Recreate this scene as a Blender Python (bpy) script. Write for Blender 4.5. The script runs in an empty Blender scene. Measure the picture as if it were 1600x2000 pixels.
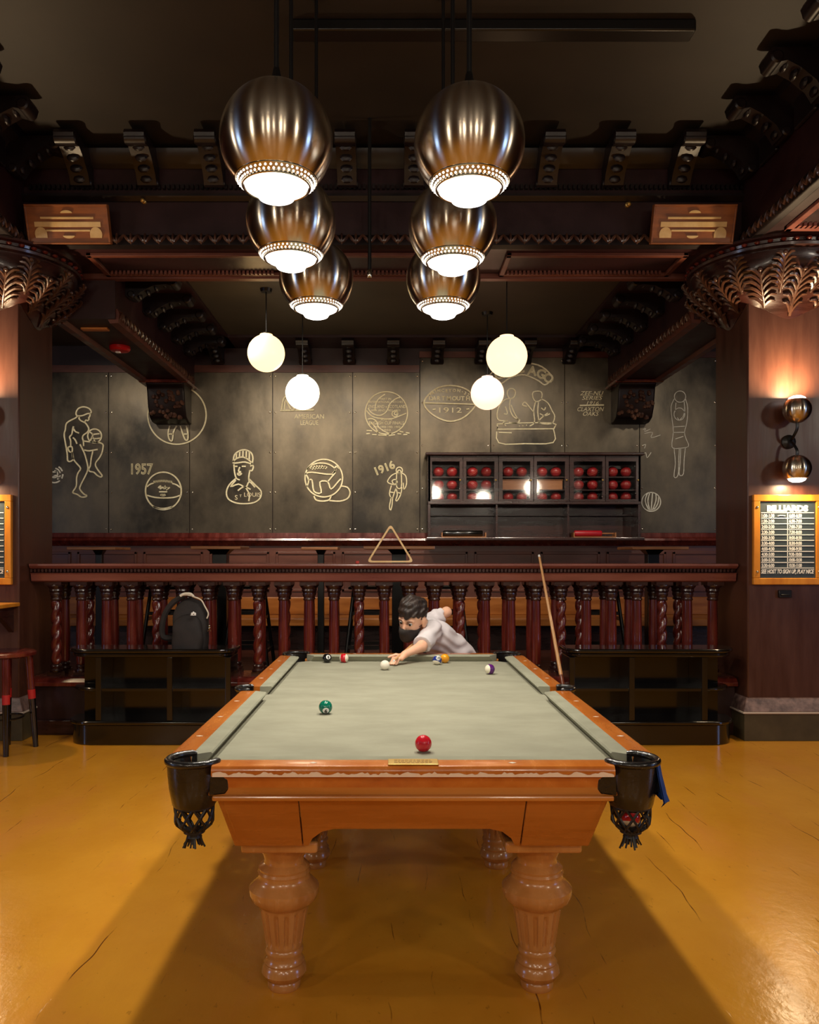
import bpy, math, random
import numpy as np
from mathutils import Vector, Matrix

random.seed(7)
PI = math.pi
scene = bpy.context.scene
col = scene.collection

# ------------------------------------------------------------------ camera
F, CX, CY, H = 1585.0, 765.0, 1085.0, 1.455          # focal length (px), principal point, eye height
cam = bpy.data.cameras.new('camera')
cam.sensor_fit = 'HORIZONTAL'
cam.sensor_width = 36.0
cam.lens = 36.0 * F / 1600.0
cam.shift_x = (800.0 - CX) / 1600.0
cam.shift_y = (CY - 1000.0) / 1600.0
cam.clip_start = 0.05
cam.clip_end = 100
camo = bpy.data.objects.new('camera', cam)
camo.location = (0, 0, H)
camo.rotation_euler = (PI / 2, 0, 0)
col.objects.link(camo)
scene.camera = camo

# ------------------------------------------------------------------ world + exposure
w = bpy.data.worlds.new('world')
scene.world = w
w.use_nodes = True
w.node_tree.nodes['Background'].inputs[0].default_value = (0.02, 0.02, 0.025, 1)
w.node_tree.nodes['Background'].inputs[1].default_value = 0.3
scene.view_settings.view_transform = 'Standard'
scene.view_settings.look = 'None'
scene.view_settings.exposure = 0.28
scene.view_settings.gamma = 1.0
scene.view_settings.use_curve_mapping = False

# ------------------------------------------------------------------ unseen room lights
def point(name, loc, power, color, r=0.18):
    l = bpy.data.lights.new(name, 'POINT'); l.energy = power; l.color = color; l.shadow_soft_size = r
    o = bpy.data.objects.new(name, l); o.location = loc; col.objects.link(o); return o
def area(name, loc, rot, power, color, sx, sy=None, shape=None):
    l = bpy.data.lights.new(name, 'AREA'); l.energy = power; l.color = color
    l.shape = shape or ('RECTANGLE' if sy else 'DISK'); l.size = sx
    if sy: l.size_y = sy
    o = bpy.data.objects.new(name, l); o.location = loc; o.rotation_euler = rot; col.objects.link(o); return o
WARM = (1.0, 0.86, 0.68)
for i, (x, y, z, p) in enumerate([(-3.4, -0.6, 3.1, 60), (3.4, -0.6, 3.1, 60), (-1.1, -2.2, 3.1, 55), (1.1, -2.2, 3.1, 55), (0.0, -4.6, 3.1, 50),
                                  (-2.6, -4.0, 3.1, 50), (2.6, -4.0, 3.1, 50), (-5.4, 2.6, 3.1, 55), (5.4, 2.6, 3.1, 55)]):
    point('room_fill_light', (x, y, z), p, WARM, 0.17)  # unseen lights added around the camera to raise the room's brightness
area('assumed_blue_light', (-8.9, 0.5, 2.0), (0, -PI / 2, 0), 40, (0.35, 0.55, 1.0), 1.6, 1.2)  # assumed unseen bluish light, not a built window, for blue reflections in the steel
for wx, wp in ((-3.5, 9), (-1.55, 9), (-0.5, 7), (0.6, 6), (1.75, 6), (3.6, 4)):      # unseen fill lights added behind the cross beam to brighten the drawings
    ww = area('wall_fill_light', (wx, 7.16, 3.95), (0, 0, 0), wp, (1.0, 0.88, 0.70), 0.14)
    ww.rotation_euler = Vector((0, 2.69, -2.05)).to_track_quat('-Z', 'Y').to_euler(); ww.data.spread = math.radians(70)
area('assumed_blue_light', (8.9, 0.5, 2.0), (0, PI / 2, 0), 50, (0.3, 0.5, 1.0), 1.6, 1.2)  # matching bluish light assumed on the right; no window stands there

# ------------------------------------------------------------------ helpers
def C(r, g, b):
    def f(v):
        v /= 255.0
        return v / 12.92 if v <= 0.04045 else ((v + 0.055) / 1.055) ** 2.4
    return (f(r), f(g), f(b), 1.0)

def PX(x, y, d):
    """photo pixel + distance -> point in the room"""
    return Vector(((x - CX) * d / F, d, H - (y - CY) * d / F))

def M(name, c1, c2=None, rough=0.5, metal=0.0, scale=4.0, stretch=(1, 1, 1), bump=0.0, bscale=None, rvar=0.0,
      coat=0.0, emit=0.0, lo=0.35, hi=0.65, spec=0.5, aniso=0.0, bdist=0.01):
    m = bpy.data.materials.new(name)
    m.use_nodes = True
    nt = m.node_tree
    b = nt.nodes['Principled BSDF']
    b.inputs['Roughness'].default_value = rough
    b.inputs['Metallic'].default_value = metal
    b.inputs['Specular IOR Level'].default_value = spec
    b.inputs['Coat Weight'].default_value = coat
    b.inputs['Coat Roughness'].default_value = 0.12
    b.inputs['Base Color'].default_value = c1
    m.diffuse_color = c1
    tc = nt.nodes.new('ShaderNodeTexCoord')
    mp = nt.nodes.new('ShaderNodeMapping')
    mp.inputs['Scale'].default_value = stretch
    nt.links.new(tc.outputs['Object'], mp.inputs['Vector'])
    if c2 is not None:
        n = nt.nodes.new('ShaderNodeTexNoise')
        n.inputs['Scale'].default_value = scale
        n.inputs['Detail'].default_value = 6
        n.inputs['Roughness'].default_value = 0.6
        nt.links.new(mp.outputs[0], n.inputs['Vector'])
        r = nt.nodes.new('ShaderNodeValToRGB')
        r.color_ramp.elements[0].position = lo
        r.color_ramp.elements[1].position = hi
        r.color_ramp.elements[0].color = c1
        r.color_ramp.elements[1].color = c2
        nt.links.new(n.outputs['Fac'], r.inputs['Fac'])
        nt.links.new(r.outputs['Color'], b.inputs['Base Color'])
        if rvar:
            mr = nt.nodes.new('ShaderNodeMapRange')
            mr.inputs['From Min'].default_value = 0.3
            mr.inputs['From Max'].default_value = 0.7
            mr.inputs['To Min'].default_value = max(0.02, rough - rvar)
            mr.inputs['To Max'].default_value = min(1, rough + rvar)
            nt.links.new(n.outputs['Fac'], mr.inputs['Value'])
            nt.links.new(mr.outputs[0], b.inputs['Roughness'])
    if bump:
        n2 = nt.nodes.new('ShaderNodeTexNoise')
        n2.inputs['Scale'].default_value = bscale or scale * 4
        n2.inputs['Detail'].default_value = 4
        nt.links.new(mp.outputs[0], n2.inputs['Vector'])
        bp = nt.nodes.new('ShaderNodeBump')
        bp.inputs['Strength'].default_value = bump
        bp.inputs['Distance'].default_value = bdist
        nt.links.new(n2.outputs['Fac'], bp.inputs['Height'])
        nt.links.new(bp.outputs[0], b.inputs['Normal'])
    if aniso:
        b.inputs['Anisotropic'].default_value = aniso
        b.inputs['Anisotropic Rotation'].default_value = 0.25
        tg = nt.nodes.new('ShaderNodeTangent')
        tg.direction_type = 'RADIAL'; tg.axis = 'Z'
        nt.links.new(tg.outputs[0], b.inputs['Tangent'])
    if emit:
        b.inputs['Emission Color'].default_value = c1
        b.inputs['Emission Strength'].default_value = emit
    return m

class MB:
    """collects shapes (world coordinates) and links them as one mesh object"""
    def __init__(self): self.v = []; self.f = []; self.mi = []; self.cur = 0
    def add(self, vs, fs, T=None):
        o = len(self.v)
        if T is not None: vs = [T @ Vector(p) for p in vs]
        self.v += [tuple(p) for p in vs]
        self.f += [tuple(i + o for i in f) for f in fs]
        self.mi += [self.cur] * len(fs)
        return self
    def box(self, a, b, T=None):
        x0, y0, z0 = a; x1, y1, z1 = b
        vs = [(x0, y0, z0), (x1, y0, z0), (x1, y1, z0), (x0, y1, z0), (x0, y0, z1), (x1, y0, z1), (x1, y1, z1), (x0, y1, z1)]
        return self.add(vs, [(3, 2, 1, 0), (4, 5, 6, 7), (0, 1, 5, 4), (1, 2, 6, 5), (2, 3, 7, 6), (3, 0, 4, 7)], T)
    def hexa(self, vs):
        return self.add(vs, [(3, 2, 1, 0), (4, 5, 6, 7), (0, 1, 5, 4), (1, 2, 6, 5), (2, 3, 7, 6), (3, 0, 4, 7)])
    def prism(self, poly, axis, a, b, T=None):
        """poly of 2d points; axis x: (y,z), axis y: (x,z), axis z: (x,y)"""
        n = len(poly)
        def mk(p, t):
            if axis == 'x': return (t, p[0], p[1])
            if axis == 'y': return (p[0], t, p[1])
            return (p[0], p[1], t)
        vs = [mk(p, a) for p in poly] + [mk(p, b) for p in poly]
        fs = [tuple(range(n))[::-1], tuple(range(n, 2 * n))] + [(i, (i + 1) % n, n + (i + 1) % n, n + i) for i in range(n)]
        return self.add(vs, fs, T)
    def lathe(self, prof, seg=24, c=(0, 0, 0), mod=None, T=None, cap=True):
        vs = []; fs = []
        n = len(prof)
        for (r, z) in prof:
            for k in range(seg):
                a = 2 * PI * k / seg
                rr = r * (mod(a, z) if mod else 1)
                vs.append((c[0] + rr * math.cos(a), c[1] + rr * math.sin(a), c[2] + z))
        for i in range(n - 1):
            for k in range(seg):
                k2 = (k + 1) % seg
                fs.append((i * seg + k, i * seg + k2, (i + 1) * seg + k2, (i + 1) * seg + k))
        if cap:
            if prof[0][0] > 1e-6: fs.append(tuple(range(seg))[::-1])
            if prof[-1][0] > 1e-6: fs.append(tuple(range((n - 1) * seg, n * seg)))
        return self.add(vs, fs, T)
    def sphere(self, c, r, seg=20, rings=12, s=(1, 1, 1), T=None):
        prof = [(max(1e-5, math.sin(PI * i / rings)), -math.cos(PI * i / rings)) for i in range(rings + 1)]
        A = Matrix.Translation(c) @ Matrix.Diagonal((r * s[0], r * s[1], r * s[2], 1))
        return self.lathe(prof, seg, T=(T @ A) if T is not None else A, cap=False)
    def tube(self, pts, r, seg=6, closed=False, cap=True):
        pts = [Vector(p) for p in pts]
        n = len(pts)
        rr = r if isinstance(r, (list, tuple)) else [r] * n
        up = None; vs = []; fs = []
        for i in range(n):
            if closed: t = pts[(i + 1) % n] - pts[i - 1]
            else: t = pts[min(i + 1, n - 1)] - pts[max(i - 1, 0)]
            if t.length < 1e-9: t = Vector((0, 0, 1))
            t.normalize()
            if up is None:
                up = Vector((0, 0, 1)) if abs(t.z) < 0.9 else Vector((1, 0, 0))
            s = t.cross(up)
            if s.length < 1e-6: s = t.cross(Vector((0, 1, 0)))
            s.normalize(); up = s.cross(t).normalized()
            for k in range(seg):
                a = 2 * PI * (k + 0.5) / seg
                vs.append(pts[i] + (s * math.cos(a) + up * math.sin(a)) * rr[i])
        m = n if closed else n - 1
        for i in range(m):
            j = (i + 1) % n
            for k in range(seg):
                k2 = (k + 1) % seg
                fs.append((i * seg + k, j * seg + k, j * seg + k2, i * seg + k2)[::-1])
        if cap and not closed:
            fs.append(tuple(range(seg))); fs.append(tuple(range((n - 1) * seg, n * seg))[::-1])
        return self.add(vs, fs)
    def build(self, name, mat, parent=None, smooth=35, bevel=0.0, bseg=2, loc=None):
        off = Vector(ORI.get(parent.name, (0, 0, 0))) if parent is not None else Vector(loc or (0, 0, 0))
        me = bpy.data.meshes.new(name)
        ox, oy, oz = off
        me.from_pydata([(p[0] - ox, p[1] - oy, p[2] - oz) for p in self.v], [], self.f)
        mats = mat if isinstance(mat, (list, tuple)) else [mat]
        for mm in mats: me.materials.append(mm)
        if len(mats) > 1: me.polygons.foreach_set('material_index', self.mi)
        if smooth:
            me.polygons.foreach_set('use_smooth', [True] * len(me.polygons))
            me.set_sharp_from_angle(angle=math.radians(smooth))
        me.update()
        o = bpy.data.objects.new(name, me)
        col.objects.link(o)
        if parent is not None: o.parent = parent
        else: o.location = off
        ORI[o.name] = tuple(off)
        if bevel:
            bm = o.modifiers.new('bevel', 'BEVEL'); bm.width = bevel; bm.segments = bseg; bm.limit_method = 'ANGLE'
            bm.harden_normals = False
        return o
ORI = {}

def tag(o, label=None, cat=None, group=None, kind=None):
    if label: o['label'] = label
    if cat: o['category'] = cat
    if group: o['group'] = group
    if kind: o['kind'] = kind
    return o
def thing(name, loc, label, cat, group=None, kind=None):
    o = bpy.data.objects.new(name, None)
    o.location = loc; o.empty_display_size = 0.1
    col.objects.link(o); ORI[o.name] = tuple(loc)
    return tag(o, label, cat, group, kind)
def kids(o): return [c for c in bpy.data.objects if c.parent == o]
def copy_tree(o, loc, label=None, rz=None):
    c = o.copy(); col.objects.link(c); c.location = loc
    if rz is not None: c.rotation_euler = (0, 0, rz)
    if label: c['label'] = label
    ORI[c.name] = tuple(loc)
    def rec(a, b):
        for ch in kids(a):
            d = ch.copy(); col.objects.link(d); d.parent = b
            rec(ch, d)
    rec(o, c)
    return c
def dup(o, dloc=(0, 0, 0), parent=None):
    c = o.copy(); col.objects.link(c)
    c.location = Vector(o.location) + Vector(dloc)
    if parent is not None: c.parent = parent
    return c
def catmull(p, sub=5, closed=False):
    p = [Vector(q) for q in p]
    n = len(p)
    if n < 3: return p
    out = []
    for i in range(n if closed else n - 1):
        p0 = p[(i - 1) % n] if closed else p[max(i - 1, 0)]
        p1 = p[i]; p2 = p[(i + 1) % n]
        p3 = p[(i + 2) % n] if closed else p[min(i + 2, n - 1)]
        for k in range(sub):
            t = k / sub
            out.append(0.5 * ((2 * p1) + (p2 - p0) * t + (2 * p0 - 5 * p1 + 4 * p2 - p3) * t * t + (3 * p1 - p0 - 3 * p2 + p3) * t ** 3))
    if not closed: out.append(p[-1])
    return out
def rot(axis, a): return Matrix.Rotation(a, 4, axis)
def tr(*v): return Matrix.Translation(Vector(v))

def text_into(mb, s, size, T, outline=0.0, extrude=0.001, shear=0.0, align='LEFT', width=None, bold=0.0):
    """flat lettering in the XY plane of T"""
    cu = bpy.data.curves.new('lettering', 'FONT')
    cu.body = s; cu.size = size; cu.align_x = align; cu.extrude = extrude; cu.shear = shear; cu.offset = bold
    cu.resolution_u = 3
    if outline:
        cu.fill_mode = 'NONE'; cu.bevel_depth = outline; cu.bevel_resolution = 0; cu.extrude = 0
    ob = bpy.data.objects.new('lettering', cu)
    me = ob.to_mesh()
    vs = [v.co.copy() for v in me.vertices]
    if vs:
        x0 = min(v.x for v in vs); x1 = max(v.x for v in vs)
        k = (width / (x1 - x0)) if width else 1
        mid = 0 if align == 'LEFT' else (x0 + x1) / 2
        vs = [Vector(((v.x - (x0 if align == 'LEFT' else mid)) * k, v.y, v.z)) for v in vs]
        fs = [tuple(p.vertices) for p in me.polygons]
        mb.add(vs, fs, T)
    ob.to_mesh_clear()
    bpy.data.objects.remove(ob); bpy.data.curves.remove(cu)

# ------------------------------------------------------------------ materials
m_maroon = M('maroon_paint', C(34, 11, 14), C(46, 17, 19), rough=0.42, scale=3, bump=0.05, bscale=60, rvar=0.08)
m_dark = M('dark_stained_wood', C(38, 17, 15), C(60, 29, 23), rough=0.3, scale=3, stretch=(1, 1, 8), bump=0.06, bscale=30, rvar=0.08, coat=0.3)
m_pillar = M('pillar_wood', C(68, 38, 28), C(84, 50, 36), rough=0.36, scale=2.5, stretch=(4, 4, 0.6), bump=0.04, bscale=12, rvar=0.06)
m_beamwood = M('black_brown_beam_wood', C(15, 7, 8), C(26, 12, 12), rough=0.4, scale=3, bump=0.06, bscale=30, rvar=0.08)
m_redwood = M('red_mahogany', C(74, 22, 18), C(112, 42, 32), rough=0.24, scale=4, stretch=(3, 3, 0.6), rvar=0.06, coat=0.5)
m_rail = M('handrail_mahogany', C(112, 60, 52), C(134, 78, 66), rough=0.34, scale=3, stretch=(0.5, 3, 3), rvar=0.08, coat=0.2)
m_carved = M('carved_oak', C(46, 24, 18), C(92, 60, 44), rough=0.32, scale=12, bump=0.2, bscale=40, coat=0.3)
m_ceil = M('ceiling_plaster', C(31, 24, 19), C(39, 31, 25), rough=0.6, scale=2)
m_ceil2 = M('rear_ceiling_plaster', C(58, 50, 37), C(68, 59, 44), rough=0.6, scale=2)
m_wain = M('wainscot_wood', C(78, 38, 28), C(104, 56, 40), rough=0.4, scale=3, stretch=(0.6, 3, 3), rvar=0.1)
m_bench = M('bench_oak', C(140, 78, 26), C(176, 108, 44), rough=0.35, scale=3, stretch=(0.5, 3, 4), rvar=0.08)
m_cream = M('cream_inlay', C(214, 184, 130), C(196, 160, 104), rough=0.5, scale=9)
m_plaque = M('plaque_walnut', C(110, 58, 22), C(146, 84, 36), rough=0.35, scale=5, stretch=(0.6, 3, 3), coat=0.3)
m_black = M('black_lacquer', C(12, 10, 9), C(20, 17, 14), rough=0.16, scale=4, rvar=0.04, coat=0.6)
m_blackmetal = M('black_metal', C(14, 13, 13), rough=0.35)
m_chrome = M('spun_steel', C(222, 210, 192), C(200, 188, 170), rough=0.22, metal=1.0, scale=3, aniso=0.93, rvar=0.03)
m_chromerim = M('polished_steel', C(200, 190, 172), rough=0.18, metal=1.0)
m_lens = M('lit_lens', (1.0, 0.96, 0.9, 1), emit=4.0, rough=0.4)
m_dots = M('lit_perforation', (1.0, 0.93, 0.82, 1), emit=1.6, rough=0.5)
m_tablewood = M('table_maple', C(188, 114, 44), C(208, 134, 60), rough=0.3, scale=3, stretch=(0.5, 2, 5), rvar=0.06, coat=0.35)
m_legwood = M('leg_maple', C(188, 122, 58), C(210, 146, 80), rough=0.26, scale=4, stretch=(3, 3, 0.6), rvar=0.05, coat=0.5)
m_railwood = M('rail_maple', C(186, 98, 30), C(208, 122, 46), rough=0.24, scale=4, stretch=(3, 0.6, 3), rvar=0.05, coat=0.5)
m_worn = M('worn_edge_wood', C(250, 218, 186), C(252, 230, 206), rough=0.6, scale=30)
m_cloth = M('table_cloth', C(144, 142, 124), C(156, 154, 135), rough=0.95, scale=4, stretch=(1, 1.8, 1), bump=0.25, bscale=420, spec=0.1, bdist=0.002)
m_cushion = M('cushion_cloth', C(140, 139, 121), C(152, 151, 132), rough=0.95, scale=8, bump=0.2, bscale=420, spec=0.1, bdist=0.002)
m_leather = M('black_leather', C(18, 16, 16), C(30, 27, 26), rough=0.28, scale=8, coat=0.4, bump=0.15, bscale=90, rvar=0.08)
m_net = M('net_leather', C(20, 17, 15), C(34, 29, 26), rough=0.45, scale=14)
m_pearl = M('pearl_sight', C(240, 232, 216), rough=0.3)
m_brass = M('brass_plate', C(214, 178, 104), C(196, 154, 80), rough=0.35, metal=0.7, scale=12)
m_chalk = M('chalk_line', C(246, 236, 200), C(226, 212, 168), rough=0.8, scale=30)
m_chalkw = M('chalk_white', C(232, 228, 214), C(204, 198, 182), rough=0.8, scale=30)
m_white = M('white_paint', C(238, 238, 234), rough=0.6)
m_slate = M('slate_board', C(42, 54, 60), C(56, 68, 73), rough=0.5, scale=7)
m_frame = M('sign_frame_maple', C(200, 120, 26), C(222, 146, 44), rough=0.35, scale=4, stretch=(3, 3, 0.8), coat=0.3)
m_stonebase = M('mottled_marble', C(84, 62, 58), C(140, 112, 104), rough=0.35, scale=14, bump=0.1)
m_plinth = M('dark_stone', C(66, 58, 40), C(82, 72, 50), rough=0.4, scale=6)
m_pale = M('pale_edge', C(200, 184, 168), rough=0.4)
m_red = M('red_enamel', C(190, 22, 26), rough=0.3)
m_redtape = M('red_band', C(176, 30, 30), rough=0.5)
m_copper = M('copper_plate', C(214, 138, 70), rough=0.4, metal=0.3)
m_rackwood = M('rack_maple', C(226, 184, 120), C(240, 204, 146), rough=0.4, scale=8)
m_cue = M('cue_maple', C(206, 150, 96), C(222, 172, 118), rough=0.3, scale=6, stretch=(4, 4, 0.5), coat=0.4)
m_cuebutt = M('cue_butt_wood', C(90, 40, 22), C(120, 60, 34), rough=0.3, scale=6, coat=0.4)
m_bagfab = M('backpack_fabric', C(26, 21, 21), C(38, 31, 30), rough=0.75, scale=12, bump=0.2, bscale=200)
m_bagtrim = M('backpack_trim', C(226, 216, 196), rough=0.6)
m_glass = None
def glass():
    m = bpy.data.materials.new('cabinet_glass'); m.use_nodes = True
    nt = m.node_tree; nt.nodes.clear()
    out = nt.nodes.new('ShaderNodeOutputMaterial'); mix = nt.nodes.new('ShaderNodeMixShader')
    t = nt.nodes.new('ShaderNodeBsdfTransparent'); g = nt.nodes.new('ShaderNodeBsdfGlossy')
    g.inputs['Roughness'].default_value = 0.05
    fr = nt.nodes.new('ShaderNodeFresnel'); fr.inputs[0].default_value = 1.5
    nt.links.new(fr.outputs[0], mix.inputs[0]); nt.links.new(t.outputs[0], mix.inputs[1]); nt.links.new(g.outputs[0], mix.inputs[2])
    nt.links.new(mix.outputs[0], out.inputs[0]); return m
m_glass = glass()

def floor_material():
    m = bpy.data.materials.new('amber_floor'); m.use_nodes = True
    nt = m.node_tree; b = nt.nodes['Principled BSDF']; N = nt.nodes.new; L = nt.links.new
    tc = N('ShaderNodeTexCoord')
    def noise(scale, stretch, detail=6, rough=0.6):
        mp = N('ShaderNodeMapping'); mp.inputs['Scale'].default_value = stretch
        L(tc.outputs['Object'], mp.inputs[0])
        n = N('ShaderNodeTexNoise'); n.inputs['Scale'].default_value = scale; n.inputs['Detail'].default_value = detail
        n.inputs['Roughness'].default_value = rough
        L(mp.outputs[0], n.inputs['Vector']); return n.outputs['Fac']
    def ramp(fac, a, ca, bb, cb):
        r = N('ShaderNodeValToRGB'); e = r.color_ramp.elements
        e[0].position = a; e[0].color = ca; e[1].position = bb; e[1].color = cb
        L(fac, r.inputs[0]); return r.outputs[0]
    def mix(fac, a, bb):
        x = N('ShaderNodeMix'); x.data_type = 'RGBA'
        L(fac, x.inputs[0])
        for s, i in ((a, 6), (bb, 7)):
            if isinstance(s, tuple): x.inputs[i].default_value = s
            else: L(s, x.inputs[i])
        return x.outputs[2]
    W, K = (1, 1, 1, 1), (0, 0, 0, 1)
    base = ramp(noise(1.3, (1, 0.7, 1)), 0.35, C(210, 140, 38), 0.68, C(228, 160, 50))
    worn = ramp(noise(2.2, (1, 0.35, 1)), 0.52, K, 0.75, W)
    base = mix(worn, base, C(220, 142, 58))
    # long cracks that run with the boards, broken up by noise
    mp = N('ShaderNodeMapping'); L(tc.outputs['Object'], mp.inputs[0])
    sep = N('ShaderNodeSeparateXYZ'); L(mp.outputs[0], sep.inputs[0])
    wob = noise(1.4, (1, 1, 1), 2)
    a = N('ShaderNodeMath'); a.operation = 'MULTIPLY_ADD'; L(wob, a.inputs[0]); a.inputs[1].default_value = 0.16; L(sep.outputs[0], a.inputs[2])
    s = N('ShaderNodeMath'); s.operation = 'MULTIPLY'; L(a.outputs[0], s.inputs[0]); s.inputs[1].default_value = 1 / 0.155
    fr = N('ShaderNodeMath'); fr.operation = 'FRACT'; L(s.outputs[0], fr.inputs[0])
    su = N('ShaderNodeMath'); su.operation = 'SUBTRACT'; L(fr.outputs[0], su.inputs[0]); su.inputs[1].default_value = 0.5
    ab = N('ShaderNodeMath'); ab.operation = 'ABSOLUTE'; L(su.outputs[0], ab.inputs[0])
    lt = N('ShaderNodeMath'); lt.operation = 'LESS_THAN'; L(ab.outputs[0], lt.inputs[0]); lt.inputs[1].default_value = 0.014
    brk = ramp(noise(3.0, (2.5, 0.5, 1), 5), 0.55, K, 0.63, W)
    cm = N('ShaderNodeMath'); cm.operation = 'MULTIPLY'; L(lt.outputs[0], cm.inputs[0]); L(brk, cm.inputs[1])
    base = mix(cm.outputs[0], base, C(110, 60, 14))
    spots = ramp(noise(34, (1, 0.6, 1), 3), 0.66, K, 0.72, W)
    sp2 = N('ShaderNodeMath'); sp2.operation = 'MULTIPLY'; L(spots, sp2.inputs[0]); sp2.inputs[1].default_value = 0.35
    base = mix(sp2.outputs[0], base, C(128, 74, 22))
    L(base, b.inputs['Base Color'])
    mr = N('ShaderNodeMapRange'); L(noise(2.4, (1, 0.6, 1)), mr.inputs[0])
    mr.inputs[1].default_value = 0.3; mr.inputs[2].default_value = 0.7; mr.inputs[3].default_value = 0.15; mr.inputs[4].default_value = 0.27
    L(mr.outputs[0], b.inputs['Roughness'])
    b.inputs['Specular IOR Level'].default_value = 0.45
    bp = N('ShaderNodeBump'); bp.inputs['Strength'].default_value = 0.3; bp.inputs['Distance'].default_value = 0.004
    L(noise(22, (1, 0.7, 1), 4), bp.inputs['Height'])
    bp2 = N('ShaderNodeBump'); bp2.inputs['Strength'].default_value = 0.4; bp2.inputs['Distance'].default_value = 0.003; bp2.invert = True
    L(cm.outputs[0], bp2.inputs['Height']); L(bp.outputs[0], bp2.inputs['Normal'])
    L(bp2.outputs[0], b.inputs['Normal'])
    return m
m_floor = floor_material()

def panel_material():
    m = M('zinc_sheet', C(46, 42, 37), C(118, 106, 88), rough=0.36, metal=0.7, scale=1.5, stretch=(1, 1, 0.7), bump=0.3, bscale=4, rvar=0.08, lo=0.34, hi=0.74, bdist=0.014)
    return m
m_zinc = panel_material()

# ------------------------------------------------------------------ the setting
D_PIL0, D_PIL1 = 6.40, 7.03        # front / back of the pillars and of the cross beam
D_WALL = 9.85
Z_CEIL, Z_BEAM, Z_RCEIL, Z_RBEAM, Z_PLAT = 4.66, 3.88, 4.00, 3.50, 0.36
XP_R = (2.806, 3.45)
XP_L = (-3.58, -2.936)

def struct(name, mb, mat, label, **k):
    return tag(mb.build(name, mat, **k), label, None, None, 'structure')

floor = struct('floor', MB().box((-9, -6, -0.1), (9, 9.85, 0)), m_floor, 'worn amber painted floor around the pool table', smooth=0)
plat = struct('floor_platform', MB().box((-9, 6.86, 0.001), (9, 9.85, Z_PLAT)), m_wain, 'raised wooden floor behind the balustrade', smooth=0)
struct('ceiling_front', MB().box((-9, -6, Z_CEIL), (9, 6.9, Z_CEIL + 0.1)), m_ceil, 'dark olive plaster ceiling above the pool table', smooth=0)
struct('ceiling_rear', MB().box((-9, 7.03, Z_RCEIL), (9, 9.85, Z_RCEIL + 0.1)), m_ceil2, 'lower dark plaster ceiling above the seating platform', smooth=0)
struct('wall_left', MB().box((-9.1, -6, 0), (-9, 9.85, 4.7)), m_maroon, 'dark maroon side wall on the left, out of the lamplight', smooth=0)
struct('wall_right', MB().box((9, -6, 0), (9.1, 9.85, 4.7)), m_maroon, 'dark maroon side wall on the right, out of the lamplight', smooth=0)
struct('wall_front', MB().box((-9, -6.1, 0), (9, -6, 4.7)), m_maroon, 'dark maroon wall opposite the chalk drawings', smooth=0)
wall = struct('wall_back', MB().box((-9, D_WALL, 0), (9, D_WALL + 0.1, 4.7)), m_maroon, 'back wall clad in grey metal sheets covered with chalk line drawings', smooth=0)

# zinc panels with their rivets
def WX(x, d=D_WALL): return (x - CX) * d / F
def WZ(y, d=D_WALL): return H - (y - CY) * d / F
seams = [-110, 50, 213, 371, 533, 689, 820]
for i in range(len(seams) - 1):
    a, b = WX(seams[i]) + 0.003, WX(seams[i + 1]) - 0.003
    dp = 0.012 + 0.004 * (i % 2)
    p = MB().box((a, D_WALL - dp, WZ(1041)), (b, D_WALL, WZ(728))).build('metal_panel', m_zinc, wall, smooth=0, bevel=0.002, bseg=1)
    r = MB()
    for x in (seams[i] + 5, seams[i + 1] - 5):
        for y in (735, 806, 884, 962, 1034):
            r.sphere((WX(x), D_WALL - dp, WZ(y)), 0.011, 8, 5, (1, 0.6, 1))
    tag(r.build('rivets', m_chromerim, p), kind='stuff')
seams2 = [820, 958, 1102, 1248, 1400, 1560]
for i in range(len(seams2) - 1):
    a, b = WX(seams2[i]) + 0.003, WX(seams2[i + 1]) - 0.003
    dp = 0.03 + 0.004 * (i % 2)
    p = MB().box((a, D_WALL - dp, WZ(1041)), (b, D_WALL, WZ(700))).build('metal_panel', m_zinc, wall, smooth=0, bevel=0.002, bseg=1)
    r = MB()
    for x in (seams2[i] + 5, seams2[i + 1] - 5):
        for y in (706, 787, 871, 954, 1034):
            r.sphere((WX(x), D_WALL - dp, WZ(y)), 0.011, 8, 5, (1, 0.6, 1))
    tag(r.build('rivets', m_chromerim, p), kind='stuff')
MB().box((-6, D_WALL - 0.02, WZ(728)), (WX(819), D_WALL, WZ(714))).build('frieze_board', m_wain, wall, smooth=0)
MB().box((WX(819), D_WALL - 0.04, WZ(700)), (6, D_WALL, WZ(688))).build('frieze_board', m_wain, wall, smooth=0)
# wainscot: cap, rail, framed panels
MB().prism([(D_WALL, WZ(1041)), (D_WALL - 0.05, WZ(1041)), (D_WALL - 0.06, WZ(1049)), (D_WALL - 0.12, WZ(1052)), (D_WALL - 0.13, WZ(1056)),
            (D_WALL - 0.10, WZ(1060)), (D_WALL - 0.05, WZ(1066)), (D_WALL, WZ(1066))], 'x', -6, 6).build('wainscot_cap', m_redwood, wall, smooth=30)
MB().box((-6, D_WALL - 0.03, Z_PLAT), (6, D_WALL, WZ(1066))).build('wainscot_board', m_wain, wall, smooth=0)
x = -4.6
while x < 4.6:
    pm = MB()
    x1, z0, z1, y1 = x + 0.72, 1.02, 1.50, D_WALL - 0.03
    for a, b in (((x, z0), (x1, z0 + 0.03)), ((x, z1 - 0.03), (x1, z1)), ((x, z0), (x + 0.03, z1)), ((x1 - 0.03, z0), (x1, z1))):
        pm.box((a[0], y1 - 0.018, a[1]), (b[0], y1, b[1]))
    pm.build('wainscot_panel', m_wain, wall, smooth=0, bevel=0.004)
    x += 0.80

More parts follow.
